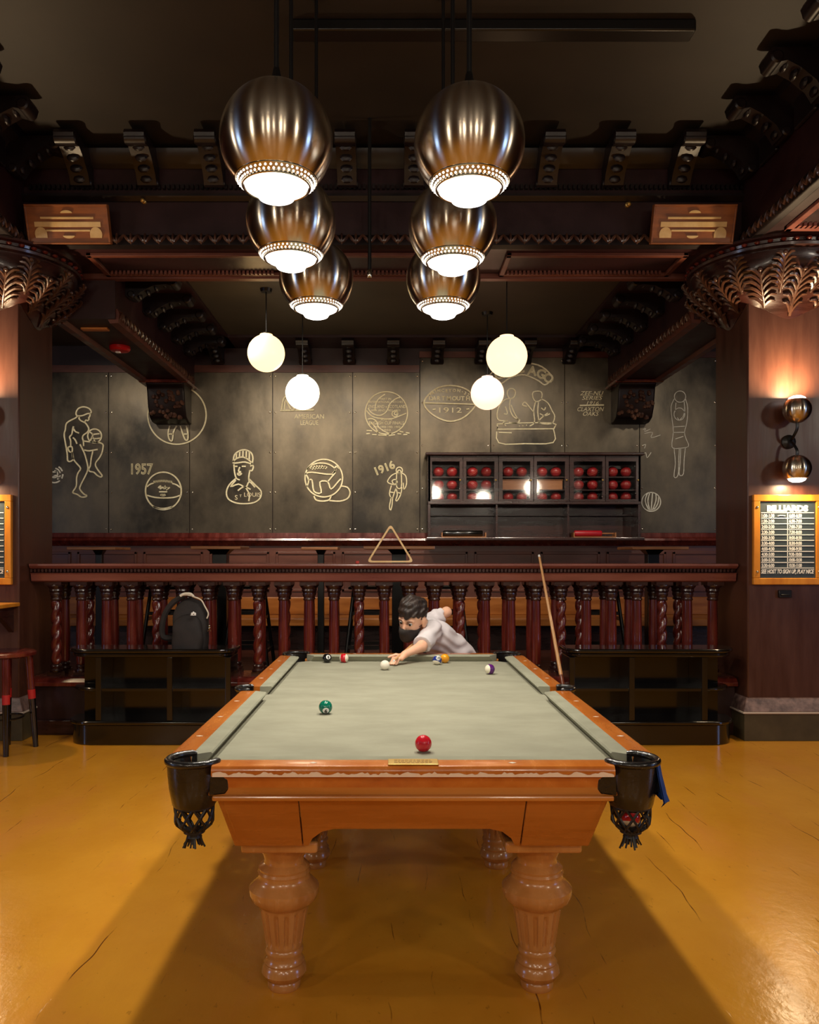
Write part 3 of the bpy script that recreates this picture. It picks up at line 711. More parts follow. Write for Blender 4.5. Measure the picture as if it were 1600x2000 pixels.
# pillars: shaft, plinth, capital with carved leaves
def pillar(side, xa, xb):
    xc = (xa + xb) / 2; yc = (D_PIL0 + D_PIL1) / 2; hw = (xb - xa) / 2; hd = (D_PIL1 - D_PIL0) / 2
    p = struct('pillar_' + side, MB().box((xa, D_PIL0, 0.2), (xb, D_PIL1, Z_BEAM)), m_pillar, 'square dark wooden pillar at the %s with carved capital' % side, bevel=0.012)
    # plinth
    MB().box((xa - 0.04, D_PIL0 - 0.04, 0.0), (xb + 0.04, D_PIL1 + 0.03, 0.215)).build('plinth', m_plinth, p, smooth=0, bevel=0.004)
    MB().box((xa - 0.055, D_PIL0 - 0.055, 0.215), (xb + 0.055, D_PIL1 + 0.045, 0.23)).build('plinth_edge', m_pale, p, smooth=0, bevel=0.004)
    z0, z1 = 0.23, 0.335
    MB().hexa([(xa - 0.05, D_PIL0 - 0.05, z0), (xb + 0.05, D_PIL0 - 0.05, z0), (xb + 0.05, D_PIL1 + 0.04, z0), (xa - 0.05, D_PIL1 + 0.04, z0),
               (xa - 0.01, D_PIL0 - 0.01, z1), (xb + 0.01, D_PIL0 - 0.01, z1), (xb + 0.01, D_PIL1 + 0.0, z1), (xa - 0.01, D_PIL1, z1)]).build('plinth_moulding', m_stonebase, p, smooth=0, bevel=0.006)
    # capital: square below, round above
    def S(th, t, off=0.0):
        e = 2 + 8 * (1 - t) ** 2
        c, sn = math.cos(th), math.sin(th)
        r0 = (abs(c) ** e + abs(sn) ** e) ** (-1.0 / e)
        R = 0.325 + 0.295 * (math.sin(t * PI / 2) ** 1.35) + off
        wav = 0.0
        if t < 0.3: wav = (0.3 - t) * -0.16 * math.cos(4 * th)
        return Vector((xc + R * r0 * c, yc + R * r0 * sn * 0.97, 3.37 + 0.42 * t + wav))
    mb = MB(); n = 64; rings = 12
    vs = [S(2 * PI * k / n, i / rings) for i in range(rings + 1) for k in range(n)]
    fs = [(i * n + k, i * n + (k + 1) % n, (i + 1) * n + (k + 1) % n, (i + 1) * n + k) for i in range(rings) for k in range(n)]
    fs.append(tuple(range(n))[::-1]); fs.append(tuple(range(rings * n, rings * n + n)))
    mb.add(vs, fs); mb.build('capital', m_dark, p, smooth=50)
    ab = MB().lathe([(0.60, 3.78), (0.645, 3.79), (0.65, 3.81), (0.62, 3.83), (0.625, 3.85), (0.655, 3.86), (0.655, 3.88), (0.6, 3.885)], 64, (xc, yc, 0))
    ab.build('capital_ring', m_dark, p, smooth=30)
    mb = MB()
    for k in range(44):
        th = 2 * PI * k / 44
        mb.sphere((xc + 0.64 * math.cos(th), yc + 0.64 * math.sin(th), 3.835), 0.022, 8, 5, (1, 1, 0.7))
    tag(mb.build('bead_course', m_redwood, p), kind='stuff')
    def frond(lf, th0, t0, t1, wid, curl):
        def Q(u, t):
            tt = t0 + (t1 - t0) * t
            return S(th0 + u, max(0.02, tt), 0.014 + curl * t * t)
        lf.tube([Q(0, q / 7) for q in range(8)], [0.012, 0.013, 0.013, 0.012, 0.011, 0.010, 0.009, 0.006], 6)
        for i in range(6):
            tb_ = 0.04 + 0.15 * i
            w_ = wid * (0.65 + 0.75 * math.sin(PI * (0.25 + 0.11 * i)) - 0.05 * i) * 0.75
            for s_ in (-1, 1):
                pts = [Q(s_ * w_ * x_, tb_ + 0.34 * x_ ** 0.7 - 0.26 * max(0, x_ - 0.55)) for x_ in (0, 0.2, 0.4, 0.6, 0.8, 0.95, 1.05)]
                lf.tube(pts, [0.008, 0.012, 0.014, 0.014, 0.012, 0.009, 0.005], 5)
        lf.sphere(Q(0, 1.0), 0.02, 8, 6)
    for k in range(12):
        th0 = -PI / 2 + k * PI / 6
        lf = MB(); frond(lf, th0, 0.03, 0.62, 0.21, 0.035)
        lf.build('carved_leaf', m_carved, p, smooth=60)
        lf = MB(); frond(lf, th0 + PI / 12, 0.30, 0.86, 0.15, 0.045)
        lf.build('carved_leaf', m_carved, p, smooth=60)
    return p
pr = pillar('right', *XP_R)
pl = pillar('left', *XP_L)

# ------------------------------------------------------------------ balustrade
def balusters():
    root = thing('balustrade', (0, 6.75, 0), 'dark red wooden balustrade of plain and twisted balusters between the pillars', 'balustrade')
    xa, xb = -2.925, 2.795
    MB().box((xa, 6.60, 0.0), (xb, 6.855, 0.40)).build('base_wall', m_maroon, root, smooth=0, bevel=0.005)
    MB().prism([(6.54, 0.40), (6.54, 0.43), (6.57, 0.46), (6.60, 0.47), (6.96, 0.47), (6.96, 0.40)], 'x', xa, xb).build('base_ledge', m_redwood, root, smooth=0, bevel=0.004)
    MB().box((xa, 6.57, 0.001), (xb, 6.60, 0.12)).build('skirting', m_dark, root, smooth=0, bevel=0.006)
    zt, zb = 1.389, 1.24
    MB().prism([(6.54, zt - 0.005), (6.545, zt), (6.98, zt), (6.99, zt - 0.01), (6.99, zt - 0.03), (6.96, zt - 0.04), (6.57, zt - 0.04), (6.545, zt - 0.025), (6.538, zt - 0.015)], 'x', xa, xb).build('handrail', m_rail, root, smooth=30)
    MB().prism([(6.585, zt - 0.04), (6.60, zt - 0.075), (6.95, zt - 0.075), (6.96, zt - 0.04)], 'x', xa, xb).build('rail_neck', m_dark, root, smooth=0)
    mb = MB()
    n = int((xb - xa) / 0.03)
    for i in range(n): mb.box((xa + i * 0.03, 6.565, zt - 0.068), (xa + i * 0.03 + 0.018, 6.60, zt - 0.044))
    tag(mb.build('rail_dentils', m_dark, root, smooth=0), kind='stuff')
    MB().prism([(6.56, zt - 0.075), (6.57, zt - 0.085), (6.58, zb + 0.01), (6.60, zb), (6.96, zb), (6.97, zt - 0.075)], 'x', xa, xb).build('rail_fascia', m_rail, root, smooth=0, bevel=0.004)
    def bal(x, y, twist):
        z0 = 0.47; T = 1.24 - z0
        mb = MB(); mb.cur = 1
        mb.box((x - 0.05, y - 0.05, z0), (x + 0.05, y + 0.05, z0 + 0.03))
        mb.lathe([(0.049, 0.03), (0.052, 0.04), (0.049, 0.052), (0.038, 0.056), (0.040, 0.07), (0.046, 0.078), (0.042, 0.09), (0.036, 0.095)], 16, (x, y, z0))
        mb.cur = 0
        if twist:
            prof = [(0.035, 0.09 + 0.53 * i / 60) for i in range(61)]
            mb.lathe(prof, 20, (x, y, z0), lambda a, z: (0.78 + 0.42 * abs(math.cos(a - PI * z / 0.115))) * (0.75 + 0.25 * min(1, (z - 0.085) / 0.03, (0.625 - z) / 0.03)))
        else:
            prof = [(0.036, 0.09), (0.041, 0.12), (0.042, 0.3), (0.039, 0.55), (0.037, 0.62)]
            mb.lathe(prof, 18, (x, y, z0))
        mb.cur = 1
        mb.lathe([(0.040, 0.615), (0.045, 0.625), (0.040, 0.635), (0.038, 0.645), (0.046, 0.66), (0.043, 0.68), (0.052, 0.695), (0.049, 0.71), (0.066, 0.735), (0.070, 0.745)], 24, (x, y, z0),
                 lambda a, z: 1 + (0.12 * abs(math.cos(4 * a)) if 0.642 < z < 0.74 else 0))
        mb.box((x - 0.068, y - 0.068, z0 + 0.74), (x + 0.068, y + 0.068, 1.241))
        return mb.build('twisted_baluster' if twist else 'plain_baluster', [m_redwood, m_dark], root, smooth=40)
    for y, xs, ph in ((6.68, [110 + 49.3 * k for k in range(27)], 0), (6.86, [175 + 47.9 * (k - 1) for k in range(26)], 1)):
        p0 = {}
        for k, px_ in enumerate(xs):
            x = WX(px_, y); tw = (k - ph) % 4 == 0
            if tw not in p0: p0[tw] = (bal(x, y, tw), x)
            else: dup(p0[tw][0], (x - p0[tw][1], 0, 0))
    return root
balusters()

# ------------------------------------------------------------------ seating area behind the balustrade
be = thing('bench', (0.0, 9.4, Z_PLAT), 'long oak bench seen between the balusters along the back wall', 'bench')
MB().box((-4.2, 9.22, 0.70), (4.2, 9.81, 0.745)).build('seat', m_bench, be, smooth=0, bevel=0.01)
MB().box((-4.2, 9.20, 0.655), (4.2, 9.24, 0.735)).build('seat_edge', m_bench, be, smooth=0, bevel=0.008)
MB().box((-4.2, 9.72, 0.745), (4.2, 9.80, 0.955)).build('backrest', m_bench, be, smooth=0, bevel=0.008)
MB().box((-4.2, 9.45, Z_PLAT), (4.2, 9.48, 0.70)).build('front_panel', m_dark, be, smooth=0)
m_tabletop = M('bar_table_oak', C(150, 92, 50), C(180, 120, 74), rough=0.35, scale=4, stretch=(0.6, 3, 3), coat=0.2)
for pxa, pxb, d, pw, lab in ((130, 225, 8.6, 0.035, 'small bar table nearest the left pillar behind the balustrade'),
                             (372, 470, 7.75, 0.07, 'bar table with a thick black post left of the globe lamps'),
                             (588, 660, 8.7, 0.035, 'small bar table under the chalk football'),
                             (710, 850, 7.75, 0.07, 'wide bar table seen through the ball rack'),
                             (1236, 1346, 8.2, 0.06, 'bar table nearest the right pillar behind the balustrade')):
    xa, xb = WX(pxa, d), WX(pxb, d); xc = (xa + xb) / 2; hw = (xb - xa) / 2
    t = thing('bar_table', (xc, d + hw, Z_PLAT), lab, 'table', 'bar tables behind the balustrade')
    MB().box((xa, d, 1.515), (xb, d + 2 * hw, 1.545)).build('table_top', m_tabletop, t, smooth=0, bevel=0.006)
    MB().box((xc - pw, d + hw - pw, Z_PLAT + 0.02), (xc + pw, d + hw + pw, 1.47)).build('post', m_blackmetal, t, smooth=0, bevel=0.006)
    MB().hexa([(xc - pw, d + hw - pw, 1.47), (xc + pw, d + hw - pw, 1.47), (xc + pw, d + hw + pw, 1.47), (xc - pw, d + hw + pw, 1.47),
               (xc - pw * 1.6, d + hw - pw * 1.6, 1.515), (xc + pw * 1.6, d + hw - pw * 1.6, 1.515), (xc + pw * 1.6, d + hw + pw * 1.6, 1.515), (xc - pw * 1.6, d + hw + pw * 1.6, 1.515)]).build('post_head', m_blackmetal, t, smooth=0)
    MB().lathe([(0.22, 0), (0.22, 0.012), (0.05, 0.03)], 24, (xc, d + hw, Z_PLAT)).build('foot', m_blackmetal, t)
def stool(px_, d, lab):
    x = WX(px_, d); z0, z1 = Z_PLAT, 1.15
    t = thing('bar_stool', (x, d, z0), lab, 'stool', 'tall black stools behind the balustrade')
    MB().box((x - 0.17, d - 0.17, z1), (x + 0.17, d + 0.17, z1 + 0.025)).build('seat', m_blackmetal, t, smooth=0, bevel=0.012)
    for a in (-1, 1):
        for b in (-1, 1):
            MB().tube([(x + a * 0.12, d + b * 0.12, z1), (x + a * 0.21, d + b * 0.21, z0)], 0.017, 8).build('leg', m_blackmetal, t)
    for zz in (0.92, 0.62):
        k = 0.12 + 0.09 * (z1 - zz) / (z1 - z0)
        for a in (-1, 1):
            MB().box((x - k, d + a * k - 0.01, zz), (x + k, d + a * k + 0.01, zz + 0.03)).build('rung', m_blackmetal, t, smooth=0)
            MB().box((x + a * k - 0.01, d - k, zz - 0.05), (x + a * k + 0.01, d + k, zz - 0.02)).build('rung', m_blackmetal, t, smooth=0)
for px_, d, lab in ((328, 7.45, 'tall black stool behind the backpack'), (487, 7.5, 'tall black stool behind the balusters between the backpack and the black ball'),
                    (718, 7.45, 'tall black stool behind the balusters left of the boy'), (872, 7.5, 'tall black stool directly behind the boy'),
                    (1172, 7.45, 'tall black stool behind the balusters right of the leaning cue')):
    stool(px_, d, lab)

# ball cabinet on the back wall
D_CAB = 9.50
def CXp(x): return WX(x, D_CAB)
def CZp(y): return WZ(y, D_CAB)
cab = thing('ball_cabinet', (CXp(1043), 9.66, CZp(1054)), 'dark wooden wall cabinet with six glazed doors full of red balls', 'cabinet')
xa, xb, zt, zm, zb = CXp(836), CXp(1252), CZp(890), CZp(980), CZp(1050)
yb = D_WALL - 0.045
MB().box((xa, yb - 0.02, zb), (xb, yb, zt)).build('back_board', m_dark, cab, smooth=0)
for x in (xa, xb - 0.03): MB().box((x, D_CAB, zb), (x + 0.03, yb, zt)).build('side_board', m_dark, cab, smooth=0, bevel=0.003)
MB().box((xa - 0.03, D_CAB - 0.05, zt), (xb + 0.03, yb, zt + 0.035)).build('cornice', m_dark, cab, smooth=0, bevel=0.01)
MB().box((xa, D_CAB - 0.01, zm - 0.03), (xb, yb, zm)).build('middle_board', m_dark, cab, smooth=0, bevel=0.004)
MB().box((xa - 0.02, D_CAB - 0.08, zb - 0.035), (xb + 0.02, yb, zb)).build('counter', m_dark, cab, smooth=0, bevel=0.006)
wins = [(844, 898), (911, 966), (982, 1036), (1049, 1104), (1121, 1177), (1189, 1243)]
zwt, zwb = CZp(901), CZp(975)
shelf_z = [CZp(975), CZp(955.5), CZp(930)]
edges = [836] + [(wins[i][1] + wins[i + 1][0]) / 2 for i in range(5)] + [1252]
m_ball = M('red_ball_lacquer', C(150, 32, 37), C(178, 50, 50), rough=0.3, scale=12)
m_bandw = M('ball_band', C(214, 120, 100), rough=0.4)
ORD = ['first', 'second', 'third', 'fourth', 'fifth', 'sixth']
for i, (a, b) in enumerate(wins):
    e0, e1 = CXp(edges[i]) + 0.004, CXp(edges[i + 1]) - 0.004
    wa, wb = CXp(a), CXp(b)
    dm = MB()
    dm.box((e0, D_CAB, zm + 0.004), (wa, D_CAB + 0.03, zt - 0.004)); dm.box((wb, D_CAB, zm + 0.004), (e1, D_CAB + 0.03, zt - 0.004))
    dm.box((wa, D_CAB, zm + 0.004), (wb, D_CAB + 0.03, zwb)); dm.box((wa, D_CAB, zwt), (wb, D_CAB + 0.03, zt - 0.004))
    do = dm.build('door', m_dark, cab, smooth=0)
    MB().box((wa, D_CAB + 0.012, zwb), (wb, D_CAB + 0.016, zwt)).build('pane', m_glass, do, smooth=0)
    MB().sphere((e1 - 0.03, D_CAB - 0.012, (zwb + zwt) / 2), 0.012, 10, 6).build('knob', m_brass, do)
    for z in shelf_z[1:]: MB().box((e0, D_CAB + 0.05, z - 0.012), (e1, yb - 0.02, z)).build('shelf', m_dark, cab, smooth=0)
    if i: MB().box((e0 - 0.012, D_CAB + 0.04, zm), (e0 + 0.004, yb - 0.02, zt)).build('divider', m_dark, cab, smooth=0)
    r = 0.064
    for row in range(3):
        z = [zm, shelf_z[1], shelf_z[2]][row] + r
        rn = ['bottom', 'middle', 'top'][row]
        if row == 1 and i in (2, 3):
            bx = thing('wooden_box', ((wa + wb) / 2, D_CAB + 0.16, shelf_z[1]), 'plain wooden box on the middle shelf behind the %s glazed door' % ORD[i], 'box', 'wooden boxes in the ball cabinet')
            MB().box((wa + 0.01, D_CAB + 0.09, shelf_z[1]), (wb - 0.01, D_CAB + 0.25, shelf_z[1] + 0.11)).build('body', m_tabletop, bx, smooth=0, bevel=0.004)
            MB().box((wa + 0.005, D_CAB + 0.085, shelf_z[1] + 0.111), (wb - 0.005, D_CAB + 0.255, shelf_z[1] + 0.126)).build('lid', m_tabletop, bx, smooth=0, bevel=0.004)
            continue
        for s, sn in ((0.26, 'left'), (0.76, 'right')):
            x = wa + (wb - wa) * s; y = D_CAB + 0.15
            bo = thing('bocce_ball', (x, y, z - r), 'red ball, %s one on the %s shelf behind the %s glazed door' % (sn, rn, ORD[i]), 'ball', 'red balls in the glazed cabinet')
            MB().sphere((x, y, z), r, 20, 12).build('body', m_ball, bo)
            gb = MB(); A_ = rot('Z', random.uniform(-0.6, 0.6)) @ rot('Y', random.uniform(-0.7, 0.7))
            for h in (-0.008, 0.008):
                rr_ = math.sqrt(r * r - h * h) + 0.0006
                gb.tube([tr(x, y, z) @ A_ @ Vector((rr_ * math.cos(q), rr_ * math.sin(q), h)) for q in [2 * PI * k / 24 for k in range(24)]], 0.002, 4, True)
            gb.build('groove_line', m_bandw, bo)
for x in (CXp(971), CXp(1111)): MB().box((x - 0.01, D_CAB + 0.02, zb), (x + 0.01, yb - 0.02, zm - 0.03)).build('divider', m_dark, cab, smooth=0)
MB().box((xa + 0.03, yb - 0.1, CZp(1006)), (xb - 0.03, yb - 0.02, CZp(1003))).build('ledge', m_dark, cab, smooth=0)
m_redroll = M('red_leather_roll', C(176, 20, 34), rough=0.4)
for x0, x1, xe, mat, lab in ((866, 944, 948, m_black, 'black roll in a low tray under the glazed doors'), (1124, 1178, 1202, m_redroll, 'red roll in a low tray under the glazed doors')):
    a, b, e = CXp(x0), CXp(x1), CXp(xe)
    t = thing('tray', ((a + e) / 2, D_CAB + 0.06, zb), lab, 'tray')
    MB().box((a - 0.02, D_CAB + 0.0, zb), (e + 0.01, D_CAB + 0.13, zb + 0.012)).build('base', m_tabletop, t, smooth=0)
    for q in (a - 0.02, e): MB().box((q, D_CAB, zb + 0.012), (q + 0.012, D_CAB + 0.13, zb + 0.06)).build('end_board', m_tabletop, t, smooth=0)
    MB().lathe([(0.03, 0), (0.036, 0.01), (0.036, (b - a) - 0.01), (0.03, b - a)], 20, T=tr(a, D_CAB + 0.065, zb + 0.05) @ rot('Y', PI / 2)).build('roll', mat, t)
    if xe - x1 > 10: MB().tube([(b, D_CAB + 0.065, zb + 0.05), (e, D_CAB + 0.065, zb + 0.05)], 0.008, 8).build('handle', m_tabletop, t)

# ------------------------------------------------------------------ low black cabinets
def low_cabinet(xa, xb, outer, lab):
    """outer = -1: rounded open shelves at the left end, +1: at the right end"""
    y0, y1 = 6.22, 6.53
    t = thing('low_cabinet', ((xa + xb) / 2, (y0 + y1) / 2, 0), lab, 'cabinet', 'black lacquered cabinets in front of the balustrade')
    def plan(x0, x1, yf, r_out, r_in, yb_=y1):
        rl, rr = (r_out, r_in) if outer < 0 else (r_in, r_out)
        pts = [(x1, yb_), (x0, yb_)]
        for k in range(9):
            a = PI + (PI / 2) * k / 8
            pts.append((x0 + rl + rl * math.cos(a), yf + rl + rl * math.sin(a)))
        for k in range(9):
            a = 1.5 * PI + (PI / 2) * k / 8
            pts.append((x1 - rr + rr * math.cos(a), yf + rr + rr * math.sin(a)))
        return pts
    MB().prism(plan(xa, xb, y0 - 0.015, 0.20, 0.12), 'z', 0.705, 0.738).build('top', m_black, t, smooth=30, bevel=0.012, bseg=3)
    MB().prism(plan(xa + 0.02, xb - 0.02, y0, 0.19, 0.11), 'z', 0.675, 0.705).build('top_moulding', m_black, t, smooth=30, bevel=0.008)
    MB().prism(plan(xa + 0.02, xb - 0.02, y0, 0.19, 0.10), 'z', 0.0, 0.155).build('base', m_black, t, smooth=30, bevel=0.006)
    MB().prism(plan(xa, xb, y0 - 0.015, 0.20, 0.12), 'z', 0.155, 0.185).build('base_moulding', m_black, t, smooth=30, bevel=0.01, bseg=3)
    MB().box((xa + 0.06, y1 - 0.02, 0.185), (xb - 0.06, y1, 0.675)).build('back_board', m_black, t, smooth=0)
    xin = xa + 0.27 if outer < 0 else xb - 0.27
    ends = (xin, xb - 0.04) if outer < 0 else (xa + 0.04, xin)
    for x in (ends[0], (ends[0] + ends[1]) / 2 + (0.05 if outer < 0 else -0.05), ends[1]):
        MB().box((x - 0.022, y0 + 0.01, 0.185), (x + 0.022, y1 - 0.02, 0.675)).build('upright', m_black, t, smooth=0, bevel=0.004)
    MB().box((ends[0], y0 + 0.02, 0.41), (ends[1], y1 - 0.02, 0.435)).build('shelf', m_black, t, smooth=0, bevel=0.004)
    # quarter-round end shelf
    xo = xa + 0.02 if outer < 0 else xb - 0.02
    pts = [(xin, y1 - 0.02), (xin, y0 + 0.03)]
    r = 0.2
    for k in range(9):
        a = PI / 2 * k / 8
        pts.append((xo - outer * (r - r * math.sin(a)), y0 + 0.03 + r - r * math.cos(a)))
    pts.append((xo, y1 - 0.02))
    if outer < 0: pts = pts[::-1]
    MB().prism(pts, 'z', 0.41, 0.435).build('end_shelf', m_black, t, smooth=30, bevel=0.008)
    return t
low_cabinet(WX(122, 6.22), WX(455, 6.22), -1, 'low black lacquered cabinet under the backpack')
low_cabinet(WX(1108, 6.22), WX(1447, 6.22), 1, 'low black lacquered cabinet beside the leaning cue')

# ------------------------------------------------------------------ pool table
TX, TY0, TY1 = 0.064, 2.41, 5.21
TYC = (TY0 + TY1) / 2
ZR, ZBED = 0.83, 0.79
tb = thing('pool_table', (TX, TYC, 0), 'large maple pool table with grey green cloth and fluted legs', 'pool table')
OW, WOODW, CLW = 0.765, 0.073, 0.055
PW = OW - WOODW - CLW        # half width to the cushion nose
yi0, yi1 = TY0 + WOODW + CLW, TY1 - WOODW - CLW
ch = 0.075
bedp = [(TX - PW - 0.03 + ch, yi0 - 0.03), (TX + PW + 0.03 - ch, yi0 - 0.03), (TX + PW + 0.03, yi0 - 0.03 + ch), (TX + PW + 0.03, yi1 + 0.03 - ch), (TX + PW + 0.03 - ch, yi1 + 0.03), (TX - PW - 0.03 + ch, yi1 + 0.03), (TX - PW - 0.03, yi1 + 0.03 - ch), (TX - PW - 0.03, yi0 - 0.03 + ch)]
MB().prism(bedp, 'z', 0.755, ZBED).build('bed_cloth', m_cloth, tb, smooth=0)
def rail(p0, p1, inward, e0, e1):
    """p0..p1 outer edge of the rail, inward = unit vector to the bed; e0/e1 = mitre at the two ends"""
    p0 = Vector((p0[0], p0[1], 0)); p1 = Vector((p1[0], p1[1], 0)); n = Vector((inward[0], inward[1], 0)); t = (p1 - p0).normalized()
    def P(s, w_, z): return (p0 + t * s + n * w_ + Vector((0, 0, z)))
    L = (p1 - p0).length
    mb = MB()
    prof = [(0.0, 0.798), (-0.004, 0.806), (-0.004, 0.818), (0.004, 0.828), (0.014, ZR), (WOODW, ZR), (WOODW, 0.76), (0.02, 0.76), (0.018, 0.796)]
    k = len(prof)
    vs = [P(0, a, z) for a, z in prof] + [P(L, a, z) for a, z in prof]
    fs = [tuple(range(k)), tuple(range(k, 2 * k))[::-1]] + [(i, k + i, k + (i + 1) % k, (i + 1) % k) for i in range(k)]
    mb.add(vs, fs)
    r = mb.build('rail', m_railwood, tb, smooth=40)
    c = MB()
    q = [(WOODW, ZR), (WOODW + CLW - 0.004, ZR - 0.002), (WOODW + CLW, ZR - 0.008), (WOODW + CLW - 0.022, ZBED + 0.001), (WOODW, ZBED + 0.001)]
    def m_(a, e): return e * (a - WOODW) / CLW
    vs = [P(m_(a, e0), a, z) for a, z in q] + [P(L - m_(a, e1), a, z) for a, z in q]
    k = len(q)
    fs = [tuple(range(k)), tuple(range(k, 2 * k))[::-1]] + [(i, k + i, k + (i + 1) % k, (i + 1) % k) for i in range(k)]
    c.add(vs, fs)
    c.build('cushion', m_cushion, r, smooth=0)
    return r, P, L
GAP = 0.165; SG = 0.062
xl, xr = TX - OW, TX + OW
def sights(r, P, ss):
    for s in ss:
        mb = MB(); c = P(s, WOODW * 0.5, ZR)
        mb.add([c + Vector((-0.013, 0, 0.0008)), c + Vector((0, -0.0075, 0.0008)), c + Vector((0.013, 0, 0.0008)), c + Vector((0, 0.0075, 0.0008)), c + Vector((0, 0, -0.002))], [(0, 1, 2, 3), (1, 0, 4), (2, 1, 4), (3, 2, 4), (0, 3, 4)])
        mb.build('sight', m_pearl, r, smooth=0)
r, P, L = rail((xl + GAP, TY0), (xr - GAP, TY0), (0, 1), 0.05, 0.05); front_rail = r
sights(r, P, (L * 0.25, L * 0.75))
r, P, L = rail((xr - GAP, TY1), (xl + GAP, TY1), (0, -1), 0.05, 0.05); sights(r, P, (L * 0.25, L * 0.5, L * 0.75))
for a, b in ((TY0 + GAP - 0.03, TYC - SG), (TYC + SG, TY1 - GAP + 0.03)):
    near = a < TYC
    r, P, L = rail((xl, b), (xl, a), (1, 0), 0.02 if near else 0.05, 0.05 if near else 0.02); sights(r, P, (L * 0.22, L * 0.5, L * 0.78))
    r, P, L = rail((xr, a), (xr, b), (-1, 0), 0.05 if near else 0.02, 0.02 if near else 0.05); sights(r, P, (L * 0.22, L * 0.5, L * 0.78))
# worn lip and brass plate of the front rail
mb = MB(); rnd = random.Random(5); N = 150
xs = [xl + GAP + 0.004 + (2 * OW - 2 * GAP - 0.008) * i / N for i in range(N + 1)]
top = [0.8055 + 0.006 * rnd.random() + 0.003 * math.sin(i * 0.7) for i in range(N + 1)]
vs = [(x, TY0 - 0.0055, 0.7985) for x in xs] + [(x, TY0 - 0.0055, z) for x, z in zip(xs, top)] + [(x, TY0 + 0.001, 0.7985) for x in xs] + [(x, TY0 + 0.001, z) for x, z in zip(xs, top)]
n1 = N + 1
fs = []
for i in range(N):
    fs += [(i, i + 1, n1 + i + 1, n1 + i), (n1 + i, n1 + i + 1, 3 * n1 + i + 1, 3 * n1 + i), (2 * n1 + i, 2 * n1 + i + 1, i + 1, i)]
mb.add(vs, fs); mb.build('worn_lip', m_worn, front_rail, smooth=0)
bp_ = MB().box((WX(758, 2.45), TY0 + 0.006, ZR), (WX(856, 2.45), TY0 + 0.07, ZR + 0.004)).build('name_plate', m_brass, front_rail, smooth=0, bevel=0.0015)
# the engraving on the plate cannot be read in the photo: short engraved dashes stand for it
mb = MB()
for q in range(3):
    xx = WX(770, 2.45)
    while xx < WX(842, 2.45):
        w_ = rnd.uniform(0.004, 0.012); mb.box((xx, TY0 + 0.05 - 0.014 * q, ZR + 0.004), (xx + w_, TY0 + 0.0525 - 0.014 * q, ZR + 0.0046)); xx += w_ + 0.003
mb.build('engraving', m_cuebutt, front_rail, smooth=0)
# frame under the rails
fx, fy = 0.04, 0.02
for y in (TY0 + fy, TY1 - fy - 0.04): MB().box((xl + 0.15, y, 0.735), (xr - 0.15, y + 0.04, 0.799)).build('frame_board', m_tablewood, tb, smooth=0, bevel=0.004)
for x in (xl + fx, xr - fx - 0.04):
    for ya, yb_ in ((TY0 + 0.15, TYC - 0.07), (TYC + 0.07, TY1 - 0.15)):
        MB().box((x, ya, 0.735), (x + 0.04, yb_, 0.799)).build('frame_board', m_tablewood, tb, smooth=0, bevel=0.004)
    xx = x if x < TX else x + 0.02
    MB().box((xx + (0.03 if x < TX else -0.03), TYC - 0.07, 0.735), (xx + 0.02 + (0.03 if x < TX else -0.03), TYC + 0.07, 0.787)).build('pocket_throat', m_leather, tb, smooth=0)
def moulding(a, b, axis, out):
    mb = MB(); z0, z1 = 0.722, 0.738
    if axis == 'x': mb.box((a[0], min(a[1], a[1] + out * 0.014) , z0), (b[0], max(a[1], a[1] + out * 0.014), z1))
    else: mb.box((min(a[0], a[0] + out * 0.014), a[1], z0), (max(a[0], a[0] + out * 0.014), b[1], z1))
    mb.build('frame_moulding', m_tablewood, tb, smooth=0, bevel=0.005)
moulding((xl + 0.165, TY0 + fy, 0), (xr - 0.165, 0, 0), 'x', -1); moulding((xl + fx, TY1 - fy, 0), (xr - fx, 0, 0), 'x', 1)
moulding((xl + fx, TY0 + 0.18, 0), (0, TY1 - 0.18, 0), 'y', -1); moulding((xr - fx, TY0 + 0.18, 0), (0, TY1 - 0.18, 0), 'y', 1)
